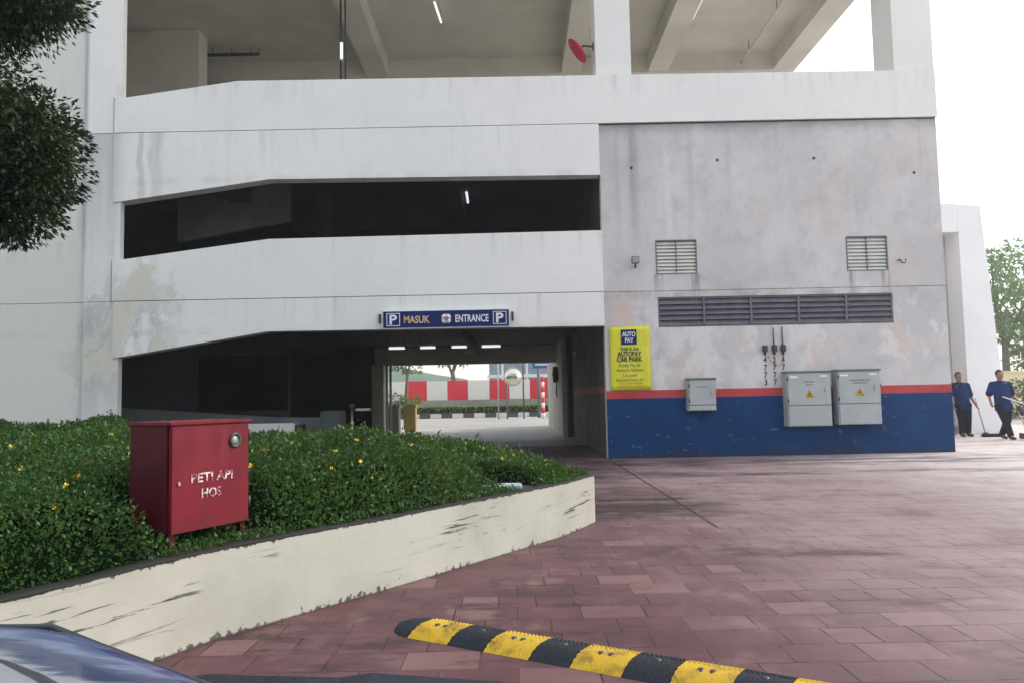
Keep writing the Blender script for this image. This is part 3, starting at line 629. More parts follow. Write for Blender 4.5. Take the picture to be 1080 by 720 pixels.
# ================================================================= LAMPS
def tube_lamp(p0, p1, label, group, drop=0):
    p0, p1 = Vector(p0), Vector(p1); mid = (p0+p1)/2; t = thing('fluorescent_lamp', mid, label, 'lamp', group)
    MB().tube([p0, p1], .03, 10).build('tube', M['tube'], t)
    d = (p1-p0).normalized(); up = Vector((0, 0, .055)) if abs(d.z) < .5 else Vector((0, .06, 0))
    MB().tube([p0+up-d*.03, p1+up+d*.03], .03, 6).build('batten', M['wmetal'], t)
    for q in (p0, p1): MB().tube([q-d*.01+up*.6, q+up*.05], .02, 6).build('lamp_holder', M['wmetal'], t)
    if drop:
        for q in (p0, p1): MB().tube([q+up, q+Vector((0, 0, drop))], .007, 5).build('hanger_rod', M['dark'], t)
    return t
for i, (a, b) in enumerate(((-3.10, -2.70), (-2.31, -1.93), (-1.52, -1.14), (-.76, -.29))):
    tube_lamp((a, 20., 2.47), (b, 20., 2.47), ['short lamp at the left end of the row under the entrance ceiling', 'second short lamp from the left in the entrance ceiling row', 'third short lamp from the left in the entrance ceiling row', 'short lamp at the right end of the row under the entrance ceiling'][i], 'lamps in a row inside the entrance', .40 if i != 2 else .12)
tube_lamp((-1.0, 18.4, 6.0), (-1.02, 19.4, 6.0), 'white tube lamp under the dark middle deck ceiling', None)
tube_lamp((-1.70, 18.45, 10.66), (-1.63, 19.5, 10.66), 'white tube lamp on the grey ceiling of the left upper bay', None)
tube_lamp((4.72, 18.4, 10.62), (4.72, 19.5, 10.62), 'white tube lamp beside a beam in the cream right upper bay', None)
t = tube_lamp((-3.62, 17.0, 8.66), (-3.62, 17.0, 9.02), 'white tube lamp on a dark riser hanging from a beam in the upper deck', None)
MB().tube([(-3.66, 17.12, 8.2), (-3.66, 17.12, 10.3)], .022).tube([(-3.56, 17.12, 8.0), (-3.56, 17.12, 10.3)], .018).build('riser_pipe', M['dark'], t)
for nm, pts, lab in (('ceiling_pipe', [(6.65, 15.6, 10.5), (6.65, 22.2, 10.5)], 'thin pale pipe hung along the cream right bay ceiling'), ('ceiling_pipe', [(-8.2, 21.0, 10.6), (-6.7, 21.0, 10.6)], 'short dark pipe under the ceiling beside the stair core'), ('ceiling_pipe', [(-1.6, 18.3, 10.76), (1.5, 18.3, 10.74)], 'thin conduit across the grey ceiling of the left bay')):
    t = thing(nm, pts[0], lab, 'pipe'); MB().tube(pts, (.018 if 'conduit' in lab else .028) if 'short' not in lab else .045).build('pipe_run', M['beam'] if 'pale' in lab else M['dark'], t)
    a, b = Vector(pts[0]), Vector(pts[1])
    for k in (.15, .5, .85, .99): q = a.lerp(b, k); MB().tube([q, (q.x, q.y, 10.8)], .009, 5).build('hanger', M['dark'], t)
# red dish on the white column
t = thing('red_dish', (1.72, 15.25, 8.03), 'round red dish on a short arm at the white column', 'dish')
ax = Vector((-.8, .0, -.6)); c = Vector((1.46, 15.2, 7.98))
MB().lathe([(.005, 0), (.1, .012), (.2, .045), (.27, .09), (.275, .09), (.272, .075), (.2, .03), (.1, -.003), (.005, -.015)], c, ax, 28).build('reflector', M['dish'], t)
MB().tube([c-ax*.01, c-ax*.08, (1.66, 15.25, 8.03), (1.72, 15.25, 8.03)], .018).build('arm', M['dark'], t)
MB().bbox(1.70, 1.722, 15.2, 15.3, 7.96, 8.1, .004).build('wall_bracket', M['dark'], t)

# ================================================================= INSIDE THE ENTRANCE
t = thing('concrete_block', (-5.1, 16.9, 0), 'low white concrete block in the dark ramp mouth', 'block')
MB().bbox(-5.95, -4.55, 16.6, 17.0, 0, .74, .02).build('block_body', M['white'], t); MB().bbox(-4.54, -4.4, 16.62, 16.98, 0, .7, .01).build('striped_end', M['dark'], t)
t = thing('barrier_machine', (-3.5, 16.2, 0), 'dark barrier machine with a white post at the entrance', 'barrier')
MB().bbox(-3.95, -3.5, 16.3, 16.7, 0, .98, .02).build('housing', simple('green_grey_machine', (.05, .065, .06), .5), t)
MB().tube([(-3.27, 16.2, 0), (-3.27, 16.2, 1.03)], .026).build('post', M['steel'], t)
MB().bbox(-3.31, -3.23, 16.16, 16.24, 1.03, 1.11, .01).build('post_cap', M['dark'], t)
MB().bbox(-3.2, -2.9, 16.18, 16.25, .97, 1.02, .008).build('arm_stub', M['boxgrey'], t)
t = thing('bulkhead_lamp', (1.75, 21.5, 2.3), 'small white curved lamp on the dark tunnel wall', 'lamp')
MB().lathe([(.01, .09), (.08, .07), (.11, .03), (.115, 0)], (1.752, 21.5, 2.32), (-1, 0, 0), 16).build('cover', M['wmetal'], t); MB().lathe([(.12, .02), (.13, .02), (.13, 0)], (1.752, 21.5, 2.32), (-1, 0, 0), 16).build('rim', M['dark'], t)
t = thing('hose_reel', (1.47, 25.6, 1.9), 'dark round hose reel on the cream tunnel wall', 'hose reel')
MB().lathe([(.03, .02), (.24, .02), (.26, .05), (.26, .14), (.24, .17), (.2, .17), (.2, .1), (.05, .1), (.05, .2), (.01, .2)], (1.465, 25.6, 1.9), (-1, 0, 0), 24).build('reel', M['dark'], t)
MB().tube([(1.4, 25.4, 1.7), (1.38, 25.38, 1.3), (1.4, 25.5, 1.2), (1.4, 25.6, 1.6)], .02).build('hose', M['dark'], t)

# ================================================================= PLANTER
front = [(-3.2, .8), (-2.5, 2.0), (-1.92, 3.03), (-1.61, 3.74), (-1.41, 4.1), (-1.01, 4.66), (-.66, 5.15), (-.34, 5.63), (.12, 6.30), (.44, 6.80), (.735, 7.44)]
back = [(.55, 7.85), (-.9, 9.6), (-2.6, 11.6), (-5.2, 13.4), (-9, 14.6), (-14, 14.8)]
PL = thing('planter', (-.5, 6, 0), 'curved cream planter wall with black scrapes holding the shrubs', 'planter')
line = front+back
def offset(pl, d):
    out = []
    for i, p in enumerate(pl):
        a = Vector(pl[max(i-1, 0)]); b = Vector(pl[min(i+1, len(pl)-1)]); dr = (b-a).normalized(); out.append((p[0]-dr.y*d, p[1]+dr.x*d))
    return out
inn = offset(line, .10); mb = MB(); v = []; f = []
dense = []; dinn = []
def spl(pl, i, t_):
    p = [Vector(pl[min(max(k, 0), len(pl)-1)]) for k in (i-1, i, i+1, i+2)]
    return .5*((2*p[1])+(p[2]-p[0])*t_+(2*p[0]-5*p[1]+4*p[2]-p[3])*t_**2+(3*p[1]-p[0]-3*p[2]+p[3])*t_**3)
nfr = len(front)
for i in range(len(line)-1):
    for k in range(8):
        t_ = k/8
        if i < nfr-1: dense.append(spl(front, i, t_)); dinn.append(spl(inn[:nfr], i, t_))
        else: dense.append(Vector(line[i]).lerp(Vector(line[i+1]), t_)); dinn.append(Vector(inn[i]).lerp(Vector(inn[i+1]), t_))
dense.append(Vector(line[-1])); dinn.append(Vector(inn[-1])); n = len(dense); random.seed(4)
for a, b in zip(dense, dinn):
    z = .44+random.uniform(-.006, .004); c = a.lerp(b, .07)
    v += [(a.x, a.y, 0), (a.x, a.y, z-.005), (a.x, a.y, z-.005), (c.x, c.y, z), (b.x, b.y, z), (b.x, b.y, .2)]
for i in range(n-1):
    for k in (0, 2, 3, 4): f.append((i*6+k, (i+1)*6+k, (i+1)*6+k+1, i*6+k+1))
mb.add(v, f, True).build('retaining_wall', M['planter'], PL)
poly = inn+[(-14, .8)]
MB().xy(poly, .1, .415).build('soil', M['soil'], PL)

# shrubs: a mound of small leaves with yellow flowers
pa = np.array(offset(line, .05)+[(-14, .8)])
def inside(x, y):
    r = np.zeros(len(x), bool); j = len(pa)-1
    for i in range(len(pa)):
        c = ((pa[i, 1] > y) != (pa[j, 1] > y)) & (x < (pa[j, 0]-pa[i, 0])*(y-pa[i, 1])/(pa[j, 1]-pa[i, 1]+1e-9)+pa[i, 0]); r ^= c; j = i
    return r
seg0 = np.array(inn[:-1]); seg1 = np.array(inn[1:])
def edge_dist(x, y):
    d = np.full(len(x), 9.)
    for a, b in zip(seg0, seg1):
        ab = b-a; L = (ab**2).sum(); t_ = np.clip(((x-a[0])*ab[0]+(y-a[1])*ab[1])/L, 0, 1); d = np.minimum(d, np.hypot(x-a[0]-t_*ab[0], y-a[1]-t_*ab[1]))
    return d
CAB0 = np.array([-1.72, 4.01]); CABD = np.array([.425, .905])
LN = 900; lx_ = rng.uniform(-9, .8, LN); ly_ = rng.uniform(1.5, 14.5, LN); lr_ = rng.uniform(.10, .24, LN); la_ = rng.uniform(-.22, .34, LN)
GX, GY = np.meshgrid(np.arange(-13, 2, .04), np.arange(0, 16, .04)); LG = np.zeros_like(GX)
for a_, b_, r_, c_ in zip(lx_, ly_, lr_, la_):
    i0, i1 = int((a_-3*r_+13)/.04), int((a_+3*r_+13)/.04); j0, j1 = int((b_-3*r_)/.04), int((b_+3*r_)/.04)
    sl_ = (slice(max(j0, 0), j1), slice(max(i0, 0), i1)); LG[sl_] += c_*np.exp(-((GX[sl_]-a_)**2+(GY[sl_]-b_)**2)/r_**2)
def LUMP(x, y):
    return LG[np.clip(((y)/.04).astype(int), 0, LG.shape[0]-1), np.clip(((x+13)/.04).astype(int), 0, LG.shape[1]-1)]
def height(x, y):
    d = edge_dist(x, y); q = x/np.maximum(y, 1)
    far = .97-.007*y-.42; near_ = 1.13-.0395*y-.42
    k = np.clip((q+.48)/.12, 0, 1); lim = far*(1-k)+near_*k; top = np.minimum(lim, .50-.03*k)
    top = np.where(x > -1.2, np.minimum(top, .15+.16*np.clip(.75-x, 0, 2)), top)
    h = top*np.clip((d-.01)/.5, 0, 1)**.6
    h = h*(.86+.10*np.sin(x*3.1+y*1.7)+.08*np.sin(x*1.3-y*2.9+1)+np.clip(LUMP(x, y), -.25, .22))
    u = (x-CAB0[0])*CABD[0]+(y-CAB0[1])*CABD[1]; q = -(x-CAB0[0])*CABD[1]+(y-CAB0[1])*CABD[0]   # clear of the hose cabinet
    h = h*np.clip(np.maximum(np.maximum(-.04-u, u-.60), np.maximum(-q-.10, q-.33))/.12, .12, 1)
    cx, cy = x+.10, y-6.62; h = h*np.clip((np.hypot(cx*.9, cy-.0)-.30)/.1, 0, 1)                          # clear of the cover plate
    return h
N = 900000; x = rng.uniform(-9.5, .75, N); y = rng.uniform(1.2, 14.7, N)
keep = inside(x, y) & (rng.random(N) < np.clip(1.25-(y-4)*.1, .2, 1)); x, y = x[keep], y[keep]
h = height(x, y); ok = h > .015; x, y, h = x[ok], y[ok], h[ok]
e = .03; gx = (height(x+e, y)-height(x-e, y))/(2*e); gy = (height(x, y+e)-height(x, y-e))/(2*e)
z = .415+h*np.clip(1-rng.exponential(.2, len(x)), .02, 1)+rng.normal(0, .015, len(x))+(rng.random(len(x)) < .02)*rng.uniform(0, .07, len(x))
P = np.stack([x, y, np.maximum(z, .42)], 1); D = np.stack([-gx*.7, -gy*.7, np.full(len(x), .75)], 1)+rng.normal(size=(len(x), 3))*.75
sz = (.0205+.0036*np.clip(y-3.5, 0, 9))*rng.uniform(.6, 1.5, len(x))
k = rng.choice(len(P), 2600, replace=False); kp = P[k][z[k] > .415+h[k]*.85]                 # upright sprigs that break the clipped outline
nl = 9; st = kp[:, None, :]+np.array([0, 0, 1.])*(np.linspace(0, 1, nl)[None, :, None]*rng.uniform(.03, .10, (len(kp), 1, 1)))+rng.normal(0, .006, (len(kp), nl, 3))
dd = rng.normal(size=(len(kp), nl, 3))+np.array([0, 0, .6]); P = np.concatenate([P, st.reshape(-1, 3)]); D = np.concatenate([D, dd.reshape(-1, 3)])
sz = np.concatenate([sz, (.019+.0036*np.clip(st[..., 1].ravel()-3.5, 0, 9))*rng.uniform(.6, 1.3, st.shape[0]*nl)])
SH = leaves('shrub_bed', M['shrub'], P, D, sz, None, .5); tag(SH, 'dense low green shrubs filling the cream planter', 'shrubs', None, 'stuff')
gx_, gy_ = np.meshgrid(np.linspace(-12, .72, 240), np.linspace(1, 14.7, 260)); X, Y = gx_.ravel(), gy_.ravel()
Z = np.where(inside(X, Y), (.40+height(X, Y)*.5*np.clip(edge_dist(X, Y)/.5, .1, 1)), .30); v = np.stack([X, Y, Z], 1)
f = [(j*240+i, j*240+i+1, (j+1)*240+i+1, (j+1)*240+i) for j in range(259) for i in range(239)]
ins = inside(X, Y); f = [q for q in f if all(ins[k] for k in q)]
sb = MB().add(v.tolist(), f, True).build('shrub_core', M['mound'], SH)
nf = 420; x = rng.uniform(-8, .3, nf); y = rng.uniform(2.6, 13, nf); k = inside(x, y); x, y = x[k], y[k]; h = height(x, y); k = h > .12; x, y, h = x[k], y[k], h[k]
PP = []; DD = []; SS = []
for a, b, c in zip(x, y, h):
    s_ = random.uniform(.012, .02)*(1+.09*max(b-4, 0)); nrm = np.array([random.uniform(-.3, .3), -.75, .6])
    u1 = np.cross(nrm, [0, 0, 1.]); u1 /= np.linalg.norm(u1); u2 = np.cross(nrm, u1); u2 /= np.linalg.norm(u2)
    for q in range(5): an = q*2*math.pi/5; PP.append((a, b, .425+c)); DD.append(u1*math.cos(an)+u2*math.sin(an)+nrm*.2); SS.append(s_)
fl = leaves('yellow_flowers', M['petal'], np.array(PP), np.array(DD), np.array(SS), None, .9); tag(fl, 'tiny yellow flowers dotted over the planter shrubs', 'flowers', None, 'stuff')
t = thing('utility_cover', (-.10, 6.62, .42), 'pale blue-grey utility cover lying in a gap in the shrubs', 'cover')
MB().bbox(-.27, .06, 6.5, 6.74, .41, .45, .008).build('plate', M['plate'], t); MB().tube([(-.12, 6.6, .455), (-.06, 6.6, .455)], .006).build('lift_handle', M['steel'], t)

# ================================================================= FIRE HOSE CABINET
ang = math.atan2(CABD[1], CABD[0]); HC = thing('fire_hose_cabinet', (CAB0[0], CAB0[1], .42), 'dull red metal hose cabinet with worn white stencil letters, on legs in the shrubs', 'hose cabinet', None, ang)
W, Dp, z0, z1 = .545, .29, .09, .645
L = dict(local=True)
MB().bbox(.0, W, .022, Dp, z0, z1-.012, .004).build('body', M['cabedge'], HC, **L)
MB().bbox(-.012, W+.012, -.012, Dp+.01, z1-.014, z1+.004, .004).build('roof', M['cabred'], HC, **L)
dr = MB().bbox(.008, W-.002, 0, .021, z0-.004, z1-.018, .004).build('door', M['cabred'], HC, **L)
for lx, ly in ((.03, .03), (W-.03, .03), (.03, Dp-.03), (W-.03, Dp-.03)): MB().box(lx-.018, lx+.018, ly-.012, ly+.024, -.06, z0).build('leg', M['cabedge'], HC, **L)
MB().lathe([(.026, 0), (.026, .004), (.040, .010), (.042, .002), (.042, -.004)], (.435, -.001, .535), (0, -1, 0), 24).build('porthole_ring', M['dark'], dr, **L)
MB().lathe([(.001, .004), (.027, .002), (.027, 0)], (.435, -.001, .535), (0, -1, 0), 20).build('porthole_glass', M['glass'], dr, **L)
for zz in (.19, .56): MB().tube([(W+.004, .004, zz-.03), (W+.004, .004, zz+.03)], .009).build('hinge', M['dark'], HC, **L)
MB().bbox(.045, .062, -.008, 0, .325, .345, .003).build('latch', M['steel'], dr, **L)
text('PETI API', .066, M['wornletter'], 'stencil_lettering', dr, (.275, -.0025, .355), width=.285, bold=.02, local=True, depth=.001)
text('HOS', .066, M['wornletter'], 'stencil_lettering', dr, (.27, -.0025, .272), width=.135, bold=.02, local=True, depth=.001)

# ================================================================= SPEED HUMP
d = Vector((.845, -.535)).normalized(); hp = Vector((-.60, 4.19)); SHp = thing('speed_hump', (hp.x, hp.y, 0), 'black and yellow rubber speed hump lying across the red paving', 'speed hump', None, math.atan2(d.y, d.x))
Wd, Ht = .31, .043
def hump_seg(x0, x1, name, mat, cap=False, ribs=True):
    mb = MB(); v = []; f = []; nu, nv = (14 if cap else 60), (15 if cap else 36)
    for i in range(nu+1):
        x = x0+(x1-x0)*i/nu; s_ = 1.
        if cap: s_ = math.sqrt(max(1-((x1-x)/(x1-x0))**2, .0004))
        for j in range(nv+1):
            q = -1+2*j/nv; zz = Ht*(1-abs(q)**2.4)*(s_**.7)
            if ribs and .2 < abs(q) < .86 and not cap: zz += .003*max(-1, min(1, 2.5*math.sin(2*math.pi*((x-x0)+abs(q)*.09)/.021)))
            if cap and .2 < abs(q) < .8: zz += .0015*(1 if i % 2 else -1)
            v.append((x, q*Wd/2*s_, max(zz, .0)+.001))
    for i in range(nu):
        for j in range(nv): a = i*(nv+1)+j; f.append((a, a+nv+1, a+nv+2, a+1))
    o = mb.add(v, f, False).build(name, mat, SHp, local=True); return o
hump_seg(0, .17, 'end_cap', M['black'], True)
x = .171
for k in range(13):
    yel = k % 2 == 0; Ls = .238 if yel else .205
    o = hump_seg(x, x+Ls, 'rubber_segment', M['rubyellow'] if yel else M['black']); o['label'] = 'worn yellow ribbed segment' if yel else 'black ribbed segment'
    for s_ in ((.09, .14) if yel else (.10,)):
        MB().lathe([(.001, .004), (.011, .006), (.016, .0), (.018, -.004)], (x+s_, -.03 if yel else .0, Ht), (0, 0, 1), 10).build('bolt', M['dark'], o, local=True)
    x += Ls+.002

# ================================================================= CAR CORNER IN FRONT OF THE CAMERA
CR = thing('car', (-.7, .8, 0), 'glossy blue car bonnet edge with a dark seal, lower left in front', 'car')
mb = MB(); v = []; f = []; out = [(-1.7, 1.12), (-1.0, 1.135), (-.64, 1.12), (-.53, 1.03), (-.41, .935), (-.30, .85), (-.18, .70)]
for i, (a, b) in enumerate(out):
    for k in range(7): s_ = k/6; v.append((a*(1-s_*.12)-.25*s_, b-.62*s_, .842+.03*math.sin(s_*math.pi*.5)))
for i in range(len(out)-1):
    for k in range(6): a = i*7+k; f.append((a, a+7, a+8, a+1))
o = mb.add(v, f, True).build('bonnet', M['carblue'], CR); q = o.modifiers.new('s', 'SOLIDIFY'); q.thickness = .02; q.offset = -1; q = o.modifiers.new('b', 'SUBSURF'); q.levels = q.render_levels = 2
MB().tube([(a, b, .85) for a, b in out], .0045, 8).build('seal', M['dark'], CR)
mb = MB(); v = []
for a, b in out: v += [(a+.005, b+.005, .848), (a+.012, b+.012, .842), (a+.014, b+.013, .45), (a+.004, b+.004, .45)]  # pale lip beyond the seal stands in for a ghost reflection
f = [(i*4+k, i*4+k+1, (i+1)*4+k+1, (i+1)*4+k) for i in range(len(out)-1) for k in range(3)]
mb.add(v, f, True).build('front_panel', M['carwhite'], CR)
MB().tube([(-.74, .985, .866), (-.64, .945, .867), (-.565, .90, .868), (-.50, .85, .870), (-.42, .78, .872)], .0055, 8).build('wiper_arm', M['dark'], CR)
MB().tube([(-.42, .885, .83), (-.36, .90, .825), (-.28, .80, .82)], .008).build('red_trim', M['signred'], CR)
MB().xz([(-.46, .70), (-.47, .795), (-.40, .802), (-.23, .795), (-.19, .80), (-.02, .785), (.1, .70)], .95, 1.06).build('cowl', M['black'], CR)

# ================================================================= PEOPLE
def skinned(edges_of, radii, sub=1):
    names = list(radii); me = bpy.data.meshes.new('sk'); me.from_pydata([radii[k][0] for k in names], [(names.index(a), names.index(b)) for a, b in edges_of], [])
    o = bpy.data.objects.new('tmp_skin', me); COL.objects.link(o); md = o.modifiers.new('k', 'SKIN'); md.use_smooth_shade = True
    for i, k in enumerate(names):
        r = radii[k][1]; r = r if hasattr(r, '__len__') else (r, r); me.skin_vertices[0].data[i].radius = r; me.skin_vertices[0].data[i].use_root = (i == 0)
    if sub: o.modifiers.new('s', 'SUBSURF').levels = sub
    dg = bpy.context.evaluated_depsgraph_get(); r = bpy.data.meshes.new_from_object(o.evaluated_get(dg)); bpy.data.objects.remove(o); return r
def remeshed(meshes, vox, name, mat, parent, smooth=4):
    bm = bmesh.new()
    for m_ in meshes: bm.from_mesh(m_)
    me = bpy.data.meshes.new(name); bm.to_mesh(me); bm.free(); o = bpy.data.objects.new('tmp_r', me); COL.objects.link(o)
    q = o.modifiers.new('r', 'REMESH'); q.mode = 'VOXEL'; q.voxel_size = vox; q.use_smooth_shade = True
    q = o.modifiers.new('s', 'SMOOTH'); q.iterations = smooth; q.factor = .5
    dg = bpy.context.evaluated_depsgraph_get(); r = bpy.data.meshes.new_from_object(o.evaluated_get(dg)); bpy.data.objects.remove(o)
    r.materials.clear(); r.materials.append(mat); r.name = name; ob = bpy.data.objects.new(name, r); COL.objects.link(ob); ob.parent = parent; return ob
def meshof(mb):
    me = bpy.data.meshes.new('m'); me.from_pydata([tuple(p) for p in mb.v], [], mb.f); return me
def person(loc, label, J):
    """J: joints in local metres, facing -Y"""
    p = thing('person', loc, label, 'person'); V = {k: Vector(q) for k, q in J.items()}
    hd = V['head']; rad = {'pelvis': (V['pelvis'], (.13, .10)), 'spine': (V['pelvis'].lerp(V['neck'], .45), (.125, .095)), 'chest': (V['pelvis'].lerp(V['neck'], .8), (.14, .10)), 'neck': (V['neck'], .052), 'skull': (hd+Vector((0, 0, -.04)), .055)}
    E_ = [('pelvis', 'spine'), ('spine', 'chest'), ('chest', 'neck'), ('neck', 'skull')]
    for s_ in 'LR':
        sh, el, wr, hp_, kn, an, toe = (V[k+s_] for k in ('sh', 'el', 'wr', 'hip', 'kn', 'an', 'toe'))
        rad.update({'sh'+s_: (sh, .058), 'el'+s_: (el, .042), 'wr'+s_: (wr, .028), 'hip'+s_: (hp_, .085), 'kn'+s_: (kn, .058), 'an'+s_: (an, .04), 'toe'+s_: (toe, .035)})
        E_ += [('chest', 'sh'+s_), ('sh'+s_, 'el'+s_), ('el'+s_, 'wr'+s_), ('pelvis', 'hip'+s_), ('hip'+s_, 'kn'+s_), ('kn'+s_, 'an'+s_), ('an'+s_, 'toe'+s_)]
        dr_ = (wr-el).normalized(); side = dr_.cross(Vector((0, 1, 0))).normalized() if abs(dr_.y) < .9 else Vector((1, 0, 0)); fw = side.cross(dr_)
        palm = wr+dr_*.055; rad['pm'+s_] = (palm, (.034, .02)); E_.append(('wr'+s_, 'pm'+s_))
        for i_, (o_, ln) in enumerate(((-.027, .06), (-.009, .072), (.009, .07), (.027, .055))):
            b_ = palm+fw*o_*1.0+dr_*.02; m_ = b_+dr_*ln*.55+side*.012; e_ = m_+dr_*ln*.35+side*.028
            for nm, q, r_ in (('a', b_, .0105), ('b', m_, .0095), ('c', e_, .008)): rad[f'f{i_}{nm}{s_}'] = (q, r_)
            E_ += [('pm'+s_, f'f{i_}a{s_}'), (f'f{i_}a{s_}', f'f{i_}b{s_}'), (f'f{i_}b{s_}', f'f{i_}c{s_}')]
        t1 = wr+dr_*.03-fw*.032; t2 = t1+dr_*.03-fw*.02+side*.015; rad['t1'+s_] = (t1, .012); rad['t2'+s_] = (t2, .0095); E_ += [('wr'+s_, 't1'+s_), ('t1'+s_, 't2'+s_)]
    sk = skinned(E_, rad)
    hm = MB(); hm.ball(hd, (.075, .092, .112)); hm.ball(hd+Vector((0, -.01, -.055)), (.056, .072, .062)); hm.ball(hd+Vector((0, -.095, -.012)), (.014, .018, .022))
    for s_ in (-1, 1): hm.ball(hd+Vector((s_*.077, .005, -.005)), (.012, .022, .032), 8)
    hm.ball(hd+Vector((0, -.072, -.066)), (.026, .014, .008), 8)
    body = remeshed([sk, meshof(hm)], .0085, 'body', M['skin'], p)
    for s_ in (-1, 1): MB().ball(hd+Vector((s_*.03, -.084, .012)), (.012, .007, .007), 6).build('eye', M['dark'], p, local=True)
    MB().box(hd.x-.022, hd.x+.022, hd.y-.0905, hd.y-.08, hd.z-.068, hd.z-.064).build('mouth', M['maroon'], p, local=True)
    hb = MB(); hb.ball(hd+Vector((0, .012, .03)), (.083, .094, .098), 14); q = meshof(hb)
    bm = bmesh.new(); bm.from_mesh(q); bmesh.ops.delete(bm, geom=[v_ for v_ in bm.verts if (v_.co-hd).y < -.045 and (v_.co-hd).z < .06 or (v_.co-hd).z < -.045], context='VERTS'); bm.to_mesh(q); bm.free()
    for pl in q.polygons: pl.use_smooth = True
    q.materials.append(M['hair']); ho = bpy.data.objects.new('hair', q); COL.objects.link(ho); ho.parent = p; md = ho.modifiers.new('s', 'SOLIDIFY'); md.thickness = .012
    def limb(a, b, r0, r1, k=7):
        m_ = MB()
        for i in range(k): q = i/(k-1); m_.ball(a.lerp(b, q), r0+(r1-r0)*q, 8)
        return meshof(m_)
    tor = []; n0, p0 = V['neck'], V['pelvis']
    for q, rx, ry in ((-.28, .195, .135), (-.12, .192, .135), (.05, .185, .13), (.3, .18, .128), (.5, .185, .125), (.7, .19, .12), (.85, .17, .105), (.97, .09, .075), (1.02, .068, .065)):
        c_ = p0.lerp(n0, q); tor.append([c_+Vector((rx*math.cos(t_*math.pi/10), ry*math.sin(t_*math.pi/10), .008*math.sin(t_*1.9) if q < 0 else 0)) for t_ in range(20)])
    tm = MB(); tm.add([v_ for r_ in tor for v_ in r_], [(i*20+j, i*20+(j+1) % 20, (i+1)*20+(j+1) % 20, (i+1)*20+j) for i in range(len(tor)-1) for j in range(20)]+[tuple(range(19, -1, -1)), tuple(range((len(tor)-1)*20, len(tor)*20))])
    remeshed([meshof(tm)]+[limb(V['sh'+s_], V['sh'+s_].lerp(V['el'+s_], .85), .084, .078) for s_ in 'LR']+[limb(n0+Vector((0, 0, -.03)), V['sh'+s_]+Vector((0, 0, -.012)), .062, .082) for s_ in 'LR'], .0105, 'shirt', M['shirt'], p, 4)
    remeshed([limb(p0+Vector((0, 0, .02)), V['hip'+s_], .112, .112) for s_ in 'LR']+[limb(V['hip'+s_], V['kn'+s_], .115, .085) for s_ in 'LR']+[limb(V['kn'+s_], V['an'+s_]+Vector((0, 0, .03)), .085, .072) for s_ in 'LR'], .0105, 'trousers', M['trouser'], p, 5)
    for s_ in 'LR':
        a, b = V['an'+s_], V['toe'+s_]; sm_ = MB(); sm_.ball(a.lerp(b, .1)+Vector((0, 0, -.03)), (.045, .06, .048)); sm_.ball(a.lerp(b, .7)+Vector((0, 0, -.012)), (.048, .09, .036)); remeshed([meshof(sm_)], .01, 'shoe', M['dark'], p)
    return p
JL = dict(pelvis=(-.05, 0, .80), neck=(-.11, 0, 1.33), head=(-.125, -.02, 1.475), shL=(-.29, 0, 1.25), shR=(.07, 0, 1.25), elL=(-.36, .02, 1.0), elR=(.15, .0, .99), wrL=(-.33, -.06, .79), wrR=(.225, -.06, .79),
          hipL=(-.14, 0, .77), hipR=(.05, 0, .77), knL=(-.12, -.03, .43), knR=(.05, -.02, .43), anL=(-.11, .0, .085), anR=(.06, .02, .085), toeL=(-.13, -.15, .035), toeR=(.08, -.13, .035))
JR = dict(pelvis=(-.04, 0, .80), neck=(-.09, -.01, 1.33), head=(-.105, -.04, 1.475), shL=(-.26, 0, 1.25), shR=(.10, 0, 1.25), elL=(-.345, .02, 1.02), elR=(.20, .03, 1.01), wrL=(-.37, -.08, .86), wrR=(.23, -.15, .86),
          hipL=(-.12, 0, .77), hipR=(.05, 0, .77), knL=(-.07, -.10, .43), knR=(.04, .0, .43), anL=(-.0, -.14, .085), anR=(.0, .16, .10), toeL=(.0, -.29, .035), toeR=(.01, .02, .035))
pl_ = person((11.15, 19.75, 0), 'cleaner in blue shirt holding a flat black mop, nearer the building corner', JL)
pr_ = person((11.28, 18.35, 0), 'cleaner in blue shirt walking with a broom held level, in front of the trees', JR)
def rot_tube(name, a, b, r, mat, par): return MB().tube([a, b], r, 8).build(name, mat, par)
t = thing('dust_mop', (11.55, 19.5, 0), 'flat black dust mop on a wooden handle, held by the left cleaner', 'mop')
rot_tube('handle', (11.36, 19.66, .95), (11.47, 19.5, .08), .013, M['wood'], t); MB().bbox(11.36, 11.86, 19.42, 19.56, .0, .075, .03).build('mop_head', M['black'], t); MB().bbox(11.41, 11.53, 19.46, 19.52, .07, .11, .01).build('clamp', M['dark'], t)
t = thing('broom', (11.5, 18.2, .9), 'broom with a pale handle carried level by the right cleaner', 'broom')
rot_tube('handle', (11.10, 18.12, .98), (11.85, 18.12, .70), .013, M['wmetal'], t); MB().bbox(11.80, 12.1, 18.07, 18.17, .62, .70, .02).build('broom_head', M['dark'], t)
br = MB()
for i in range(14):
    for j in range(3): xx = 11.815+i*.021; br.tube([(xx, 18.09+j*.03, .63), (xx+.005, 18.09+j*.03, .50)], .006, 4)
br.build('bristles', M['wood'], t)
t = thing('dustpan', (11.65, 18.15, 0), 'dark red dustpan on a long upright handle beside the right cleaner', 'dustpan')
rot_tube('handle', (11.47, 18.2, .80), (11.60, 18.15, .2), .012, M['steel'], t)
MB().bbox(11.50, 11.82, 18.02, 18.06, .02, .17, .01).bbox(11.50, 11.53, 18.06, 18.26, .02, .15, .008).bbox(11.79, 11.82, 18.06, 18.26, .02, .15, .008).bbox(11.53, 11.79, 18.06, 18.27, .02, .04, .008).build('pan', M['maroon'], t)
